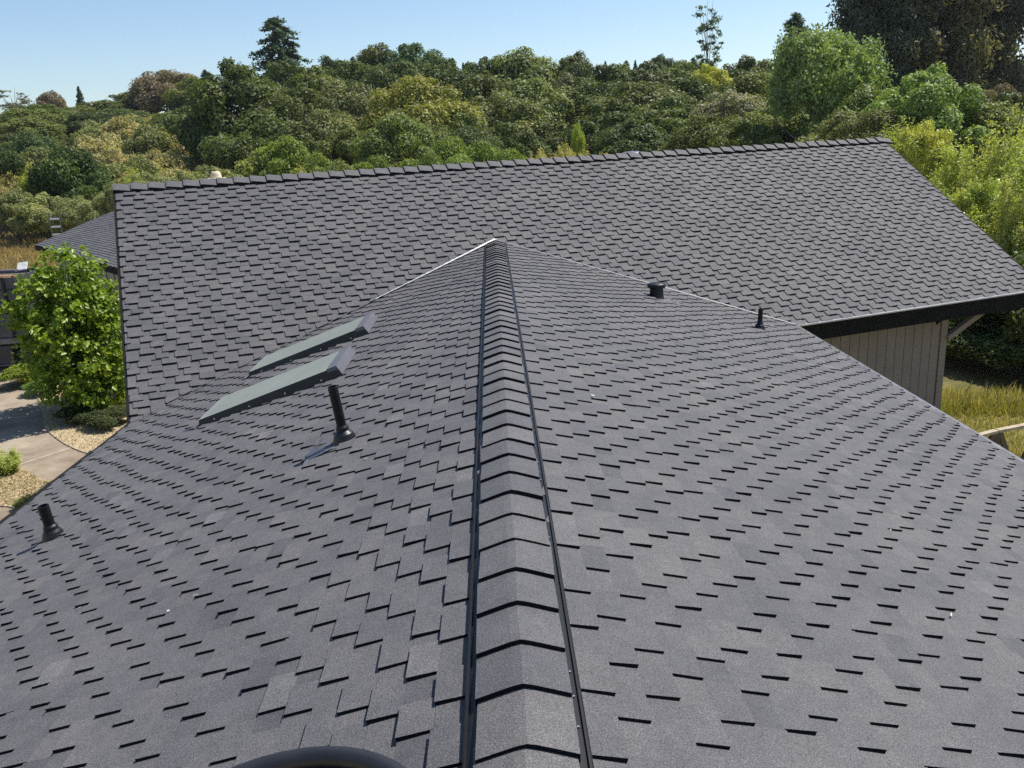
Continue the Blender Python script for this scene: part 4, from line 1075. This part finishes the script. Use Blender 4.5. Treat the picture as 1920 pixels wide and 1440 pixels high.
ob(mb, 'gable_wall', MAT['siding'])

# ladder leaning on the outbuilding's far gable corner
Lb = at_dist((110, 440), 37.6); rung_p = .30
ld = at_dist((110, 402), 37.6)
lad = empty('ladder', (Lb[0] - .35, Lb[1] + .5, GZ)); tag(lad, 'aluminium ladder standing up past the outbuilding roof corner', 'ladder')
topz = ld[2] - GZ + .08; wv = np.array(RT * [1, 1, 0]); wv /= np.linalg.norm(wv)
lean_v = np.array([.30, -.45, 0])
def lp(z, sd): return lean_v * (z / topz) + wv * sd * .21 + np.array([0, 0, z])
MAT['alu'] = simple('aluminium', (.78, .78, .78), .5, .1, noise_s=10)
for sd in (-1, 1):
    mb = MB(); mb.bar(lp(0, sd), lp(topz, sd), .035, .075); mb.build('ladder_rail', simple('ladder_rail', (.20, .21, .22), .4, .5), lad)
z = .28
while z < topz - .04:
    mb = MB(); mb.bar(lp(z, -1) + wv * .018, lp(z, 1) - wv * .018, .06, .06); mb.build('rung', MAT['alu'], lad); z += rung_p

# ------------------------------------------------------------------ dump truck with grey slatted bed
T0 = gpt((66, 690)); tdir = unit(np.array([-1.0, -.10, 0])); tnr = np.array([-tdir[1], tdir[0], 0]); tnr *= np.sign(tnr[1])
tp = empty('dump_truck', T0); tag(tp, 'grey high-sided dump truck bed with toolbox underneath, loaded with debris, behind the lime tree', 'truck')
TM = {'side': simple('truck_grey', (.085, .085, .095), .5, .2, noise_s=3, var=.25), 'rail': simple('truck_rail', (.17, .17, .18), .5, .2, noise_s=6, var=.2), 'box': simple('toolbox_grey', (.05, .05, .056), .45, .3, noise_s=5, var=.2), 'dark': simple('chassis', (.012, .012, .013), .7), 'rub': simple('rubber', (.015, .015, .016), .85)}
BL = 4.4; BW = 2.2
def tloc(a, b, z): return tdir * a + tnr * b + np.array([0, 0, z])
z0 = .98; ph = .36
for k in range(5):
    mb = MB(); mb.box(tloc(.05, 0, z0 + .02 + k * ph), tdir * BL, tnr * .05, (0, 0, ph - .022)); mb.build('side_panel', TM['side'], tp, bevel=.01)
    mb = MB(); mb.box(tloc(.05, BW - .05, z0 + .02 + k * ph), tdir * BL, tnr * .05, (0, 0, ph - .022)); mb.build('side_panel', TM['side'], tp)
mb = MB()
mb.box(tloc(.0, .05, z0), tdir * .05, tnr * (BW - .1), (0, 0, 1.8)); mb.build('tailgate', TM['side'], tp)
mb = MB(); mb.box(tloc(BL, .05, z0), tdir * .05, tnr * (BW - .1), (0, 0, 1.9)); mb.build('headboard', TM['side'], tp)
mb = MB(); mb.box(tloc(0, 0, z0 - .02), tdir * BL, tnr * BW, (0, 0, .03)); mb.build('bed_floor', TM['side'], tp)
mb = MB(); mb.box(tloc(-.12, -.06, z0 - .17), tdir * (BL + .3), tnr * .14, (0, 0, .16)); mb.build('lower_rail', TM['rail'], tp, bevel=.01)
for a_ in (.35, 1.5, 2.65, 3.8):
    mb = MB(); mb.box(tloc(a_, -.045, z0), tdir * .07, tnr * .043, (0, 0, 1.82)); mb.build('stake', TM['dark'], tp)
mb = MB(); mb.box(tloc(.55, .02, z0 - .80), tdir * 1.25, tnr * .5, (0, 0, .56)); tbx = mb.build('toolbox', TM['box'], tp, bevel=.015)
mb = MB(); mb.box(tloc(1.08, -.005, z0 - .50), tdir * .13, tnr * .022, (0, 0, .11)); mb.build('latch', TM['rail'], tbx)
mb = MB(); mb.box(tloc(.55, -.01, z0 - .84), tdir * 1.25, tnr * .03, (0, 0, .03)); mb.build('box_step', TM['rail'], tbx)
mb = MB(); mb.box(tloc(-.1, .55, .48), tdir * (BL + 2.2), tnr * 1.1, (0, 0, .28)); mb.build('chassis', TM['dark'], tp)
for a_, b_ in ((2.6, .12), (2.6, 1.75), (5.6, .12), (5.6, 1.75)):
    mb = MB(); cc = tloc(a_, b_, .46); pr = []
    for rr, off in ((.20, 0), (.43, 0), (.46, .05), (.46, .23), (.43, .28), (.20, .28)):
        pr.append([cc + tnr * off + tdir * rr * math.cos(t_) + np.array([0, 0, rr * math.sin(t_)]) for t_ in np.linspace(0, 2 * math.pi, 20, endpoint=False)])
    for i in range(5):
        for k in range(20): mb.face([pr[i][k], pr[i][(k + 1) % 20], pr[i + 1][(k + 1) % 20], pr[i + 1][k]])
    wo_ = mb.build('wheel', TM['rub'], tp)
    mb = MB(); mb.face(pr[0]); mb.face(pr[5]); mb.build('rim', TM['rail'], wo_)
mb = MB(); mb.box(tloc(BL + .35, .1, .75), tdir * 1.9, tnr * 2.0, (0, 0, .75)); mb.box(tloc(BL + .38, .16, 1.5), tdir * 1.2, tnr * 1.88, (0, 0, .7)); mb.build('cab', simple('cab_white', (.6, .6, .6), .35), tp, bevel=.06)
for b_ in (.155, 2.025):
    mb = MB(); mb.box(tloc(BL + .6, b_, 1.55), tdir * .8, tnr * .02, (0, 0, .5)); mb.build('cab_window', simple('cab_glass', (.02, .025, .03), .1), tp)
# debris lying in the bed
def debris(name, a, b, z, sa, sb, sz, c_, label, cat, tilt=(0, 0)):
    mb = MB(); p0 = T0 + tloc(a, b, z)
    mb.box((0, 0, 0), tdir * sa + np.array([0, 0, tilt[0]]), tnr * sb + np.array([0, 0, tilt[1]]), (0, 0, sz)); o = mb.build(name, simple(name + '_paint', c_, .6, noise_s=6, var=.25), bevel=.008)
    o.location = p0; tag(o, label, cat)
debris('roofing_debris', .2, .15, z0 + .01, 4.0, 1.8, 1.62, (.10, .085, .075), 'brown heap of torn roofing filling the truck bed', 'debris', (.08, .05))
debris('plank', .12, .30, z0 + 1.90, 2.6, .22, .07, (.09, .08, .095), 'dark grey plank laid across the top of the truck load', 'plank', (.07, 0))
debris('white_sheet', .12, 1.1, z0 + 1.86, .30, .20, .04, (.62, .62, .60), 'crumpled white sheet on top of the truck load', 'sheet', (-.02, .20))
debris('red_board', 1.0, .25, z0 + 1.66, .9, .5, .16, (.32, .07, .06), 'red board leaning on the truck load', 'board', (.12, .05))
debris('orange_board', .25, .2, z0 + 1.72, .75, .4, .07, (.55, .26, .07), 'orange board lying under the dark plank on the truck', 'board', (.02, 0))

# ------------------------------------------------------------------ wooden rail fence on the right
FM = simple('weathered_timber', (.42, .34, .24), .85, noise_s=9, var=.3, bump=.4)
FDm = simple('dark_timber', (.13, .095, .07), .9, noise_s=9, var=.3)
fz = -3.25
fpts = [hit(q, (0, 0, 1.0), fz) for q in ((1800, 826), (1869, 808), (1960, 790), (2060, 772))]
fe = empty('rail_fence', (fpts[1][0], fpts[1][1], GZ)); tag(fe, 'weathered timber rail fence with diagonal braces in the meadow beside the roof eave', 'fence')
def fb(mb, name, m_): o = mb.build(name, m_, fe); o.location = -Vector(fe.location); return o
for a, b in zip(fpts[:-1], fpts[1:]):
    dr = unit(b - a)
    mb = MB(); mb.bar(a + dr * .012, b - dr * .012, .09, .045); fb(mb, 'rail', FM)
for i, P in enumerate(fpts):
    mb = MB(); mb.bar((P[0], P[1], GZ - .1), (P[0], P[1], fz - .025), .09, .09, up=(1, 0, 0)); fb(mb, 'post', FDm)
    if i:
        a = unit(fpts[i] - fpts[i - 1]); sd = np.array([a[1], -a[0], 0])
        for s2, m_ in ((1, FDm), (-1, FDm)):
            mb = MB(); mb.bar(P + a * .07 * s2 - [0, 0, .03], P + a * .62 * s2 + np.array([0, 0, GZ - fz + .02]), .05, .085); fb(mb, 'brace', m_)

# ------------------------------------------------------------------ small white house glimpsed through the wood
hp = at_dist((1032, 215), 118); hs = empty('white_house', (hp[0], hp[1], float(ground_h(hp[0], hp[1])) - .1))
tag(hs, 'small white house glimpsed through a gap in the dark wood', 'house')
hz = hp[2] - hs.location.z
def hq(mb, n, m_): return mb.build(n, m_, hs)
mb = MB(); mb.box((-3, 0, 0), (6, 0, 0), (0, 5, 0), (0, 0, hz + 1.2)); hq(mb, 'wall', MAT['white'])
mb = MB(); zt = hz + 1.2; mb.mesh([(-3.3, -.3, zt), (3.3, -.3, zt), (3.3, 5.3, zt), (-3.3, 5.3, zt), (-3.3, 2.5, zt + 1.6), (3.3, 2.5, zt + 1.6)], [(0, 1, 5, 4), (2, 3, 4, 5), (0, 4, 3), (1, 2, 5)]); hq(mb, 'roof', MAT['valley_grey'])
for x in (-1.7, -.3, 1.1):
    mb = MB(); mb.box((x, -.03, hz - .6), (.7, 0, 0), (0, .02, 0), (0, 0, 1.2)); wi = hq(mb, 'window', simple('far_window', (.06, .07, .09), .2))
    mb = MB(); mb.box((x - .06, -.045, hz - .68), (.82, 0, 0), (0, .03, 0), (0, 0, .06)); mb.build('sill', MAT['white'], wi)

# ------------------------------------------------------------------ worker in a straw hat behind the far ridge
hatp = at_dist((404, 322), 17.6)
foot = hatp.copy()
zroof = lambda P: ZR - (((P[:2] - farP(0, ZR)[:2]) @ nF[:2])) * mF
foot[2] = zroof(foot) + .025
Hh = hatp[2] - foot[2]
person = empty('person', foot, PHI + .3); tag(person, 'person in a straw hat behind the far ridge, only the hat showing', 'person')
k = Hh / 1.82
vs = [(0, 0, .95), (0, 0, 1.12), (0, .0, 1.38), (0, .0, 1.50), (0, .01, 1.62), (0, .01, 1.72),
      (.19, 0, 1.40), (.25, .05, 1.12), (.22, .20, .92), (-.19, 0, 1.40), (-.25, .05, 1.12), (-.22, .20, .92),
      (.10, 0, .88), (.12, .03, .48), (.13, 0, .06), (.13, .16, .03), (-.10, 0, .88), (-.12, .03, .48), (-.13, 0, .06), (-.13, .16, .03)]
es = [(0, 1), (1, 2), (2, 3), (3, 4), (4, 5), (2, 6), (6, 7), (7, 8), (2, 9), (9, 10), (10, 11), (0, 12), (12, 13), (13, 14), (14, 15), (0, 16), (16, 17), (17, 18), (18, 19)]
rs_ = [.13, .13, .14, .055, .09, .085, .06, .045, .03, .06, .045, .03, .085, .06, .045, .035, .085, .06, .045, .035]
me = bpy.data.meshes.new('body'); me.from_pydata([(x * k, y * k, z * k) for x, y, z in vs], es, [])
bo = bpy.data.objects.new('body', me); link(bo, person)
sk = bo.modifiers.new('skin', 'SKIN'); ss = bo.modifiers.new('sub', 'SUBSURF'); ss.levels = 1; ss.render_levels = 2
for i, d in enumerate(me.skin_vertices[0].data): d.radius = (rs_[i] * k, rs_[i] * k); d.use_root = (i == 0)
me.materials.append(simple('work_clothes', (.30, .32, .36), .85, noise_s=12))
MAT['straw'] = simple('straw_hat', (.72, .58, .40), .8, noise_s=30, var=.15, bump=.3)
MAT['hat_brim'] = simple('hat_brim', (.80, .74, .62), .8, noise_s=30, var=.1)
mb = MB(); prof = [(.105, -.125), (.098, -.06), (.082, -.01), (.060, .004), (.0, -.012)]; mb.lathe(prof, 20, (0, .01, Hh)); ht = mb.build('hat', MAT['straw'], person, smooth=True)
mb = MB(); mb.lathe([(.100, -.125), (.15, -.128), (.178, -.118), (.176, -.126), (.10, -.134)], 24, (0, .01, Hh)); mb.build('brim', MAT['hat_brim'], ht, smooth=True)

# ------------------------------------------------------------------ made-up dark tub standing in for a blurred shape close to the lens
tc = np.array([-.535, 1.35, 0]); tc[2] = tc[0] * mL
tub = empty('stand_in_tub', tuple(tc)); tag(tub, 'made-up dark round-rimmed tub, stand-in for a blurred thing close to the lens', 'tub')
tub.rotation_euler = (0, -math.atan(mL) * .55, 0)
RUB = simple('black_rubber', (.014, .015, .019), .5, noise_s=12, var=.3)
mb = MB(); mb.lathe([(0, .02), (.30, .02), (.335, .05), (.40, .34), (.392, .345), (.325, .06), (0, .045)], 48); mb.build('tub_wall', RUB, tub, smooth=True)
mb = MB(); mb.tube([(.405 * math.cos(t_), .405 * math.sin(t_), .35) for t_ in np.linspace(0, 2 * math.pi, 49)], .024, 10, cap=False); mb.build('rim', RUB, tub, smooth=True)
mb = MB(); vs = []; 
for i in range(7):
    for k in range(24):
        r_ = .385 * i / 6; th = 2 * math.pi * k / 24; vs.append((r_ * math.cos(th), r_ * math.sin(th), .305 + .05 * (1 - i / 6) + rng.uniform(-.015, .015)))
mb.mesh(vs, [(i * 24 + k, (i + 1) * 24 + k, (i + 1) * 24 + (k + 1) % 24, i * 24 + (k + 1) % 24) for i in range(6) for k in range(24)]); mb.build('tub_filling', simple('paper_scrap', (.30, .25, .17), .9, noise_s=14, var=.4), tub)

# ------------------------------------------------------------------ thin summer haze
m_, nt, out_ = new_mat('haze')
vol = node(nt, 'ShaderNodeVolumePrincipled'); vol.inputs['Color'].default_value = (.80, .87, 1.0, 1); vol.inputs['Density'].default_value = .00012; vol.inputs['Anisotropy'].default_value = .3
nt.links.new(vol.outputs[0], out_.inputs['Volume'])
hx = MB(); hx.box((-2700, -2692, -9), (5400, 0, 0), (0, 5400, 0), (0, 0, 75)); tag(hx.build('haze', m_), 'thin pale summer haze', 'haze', kind='stuff')
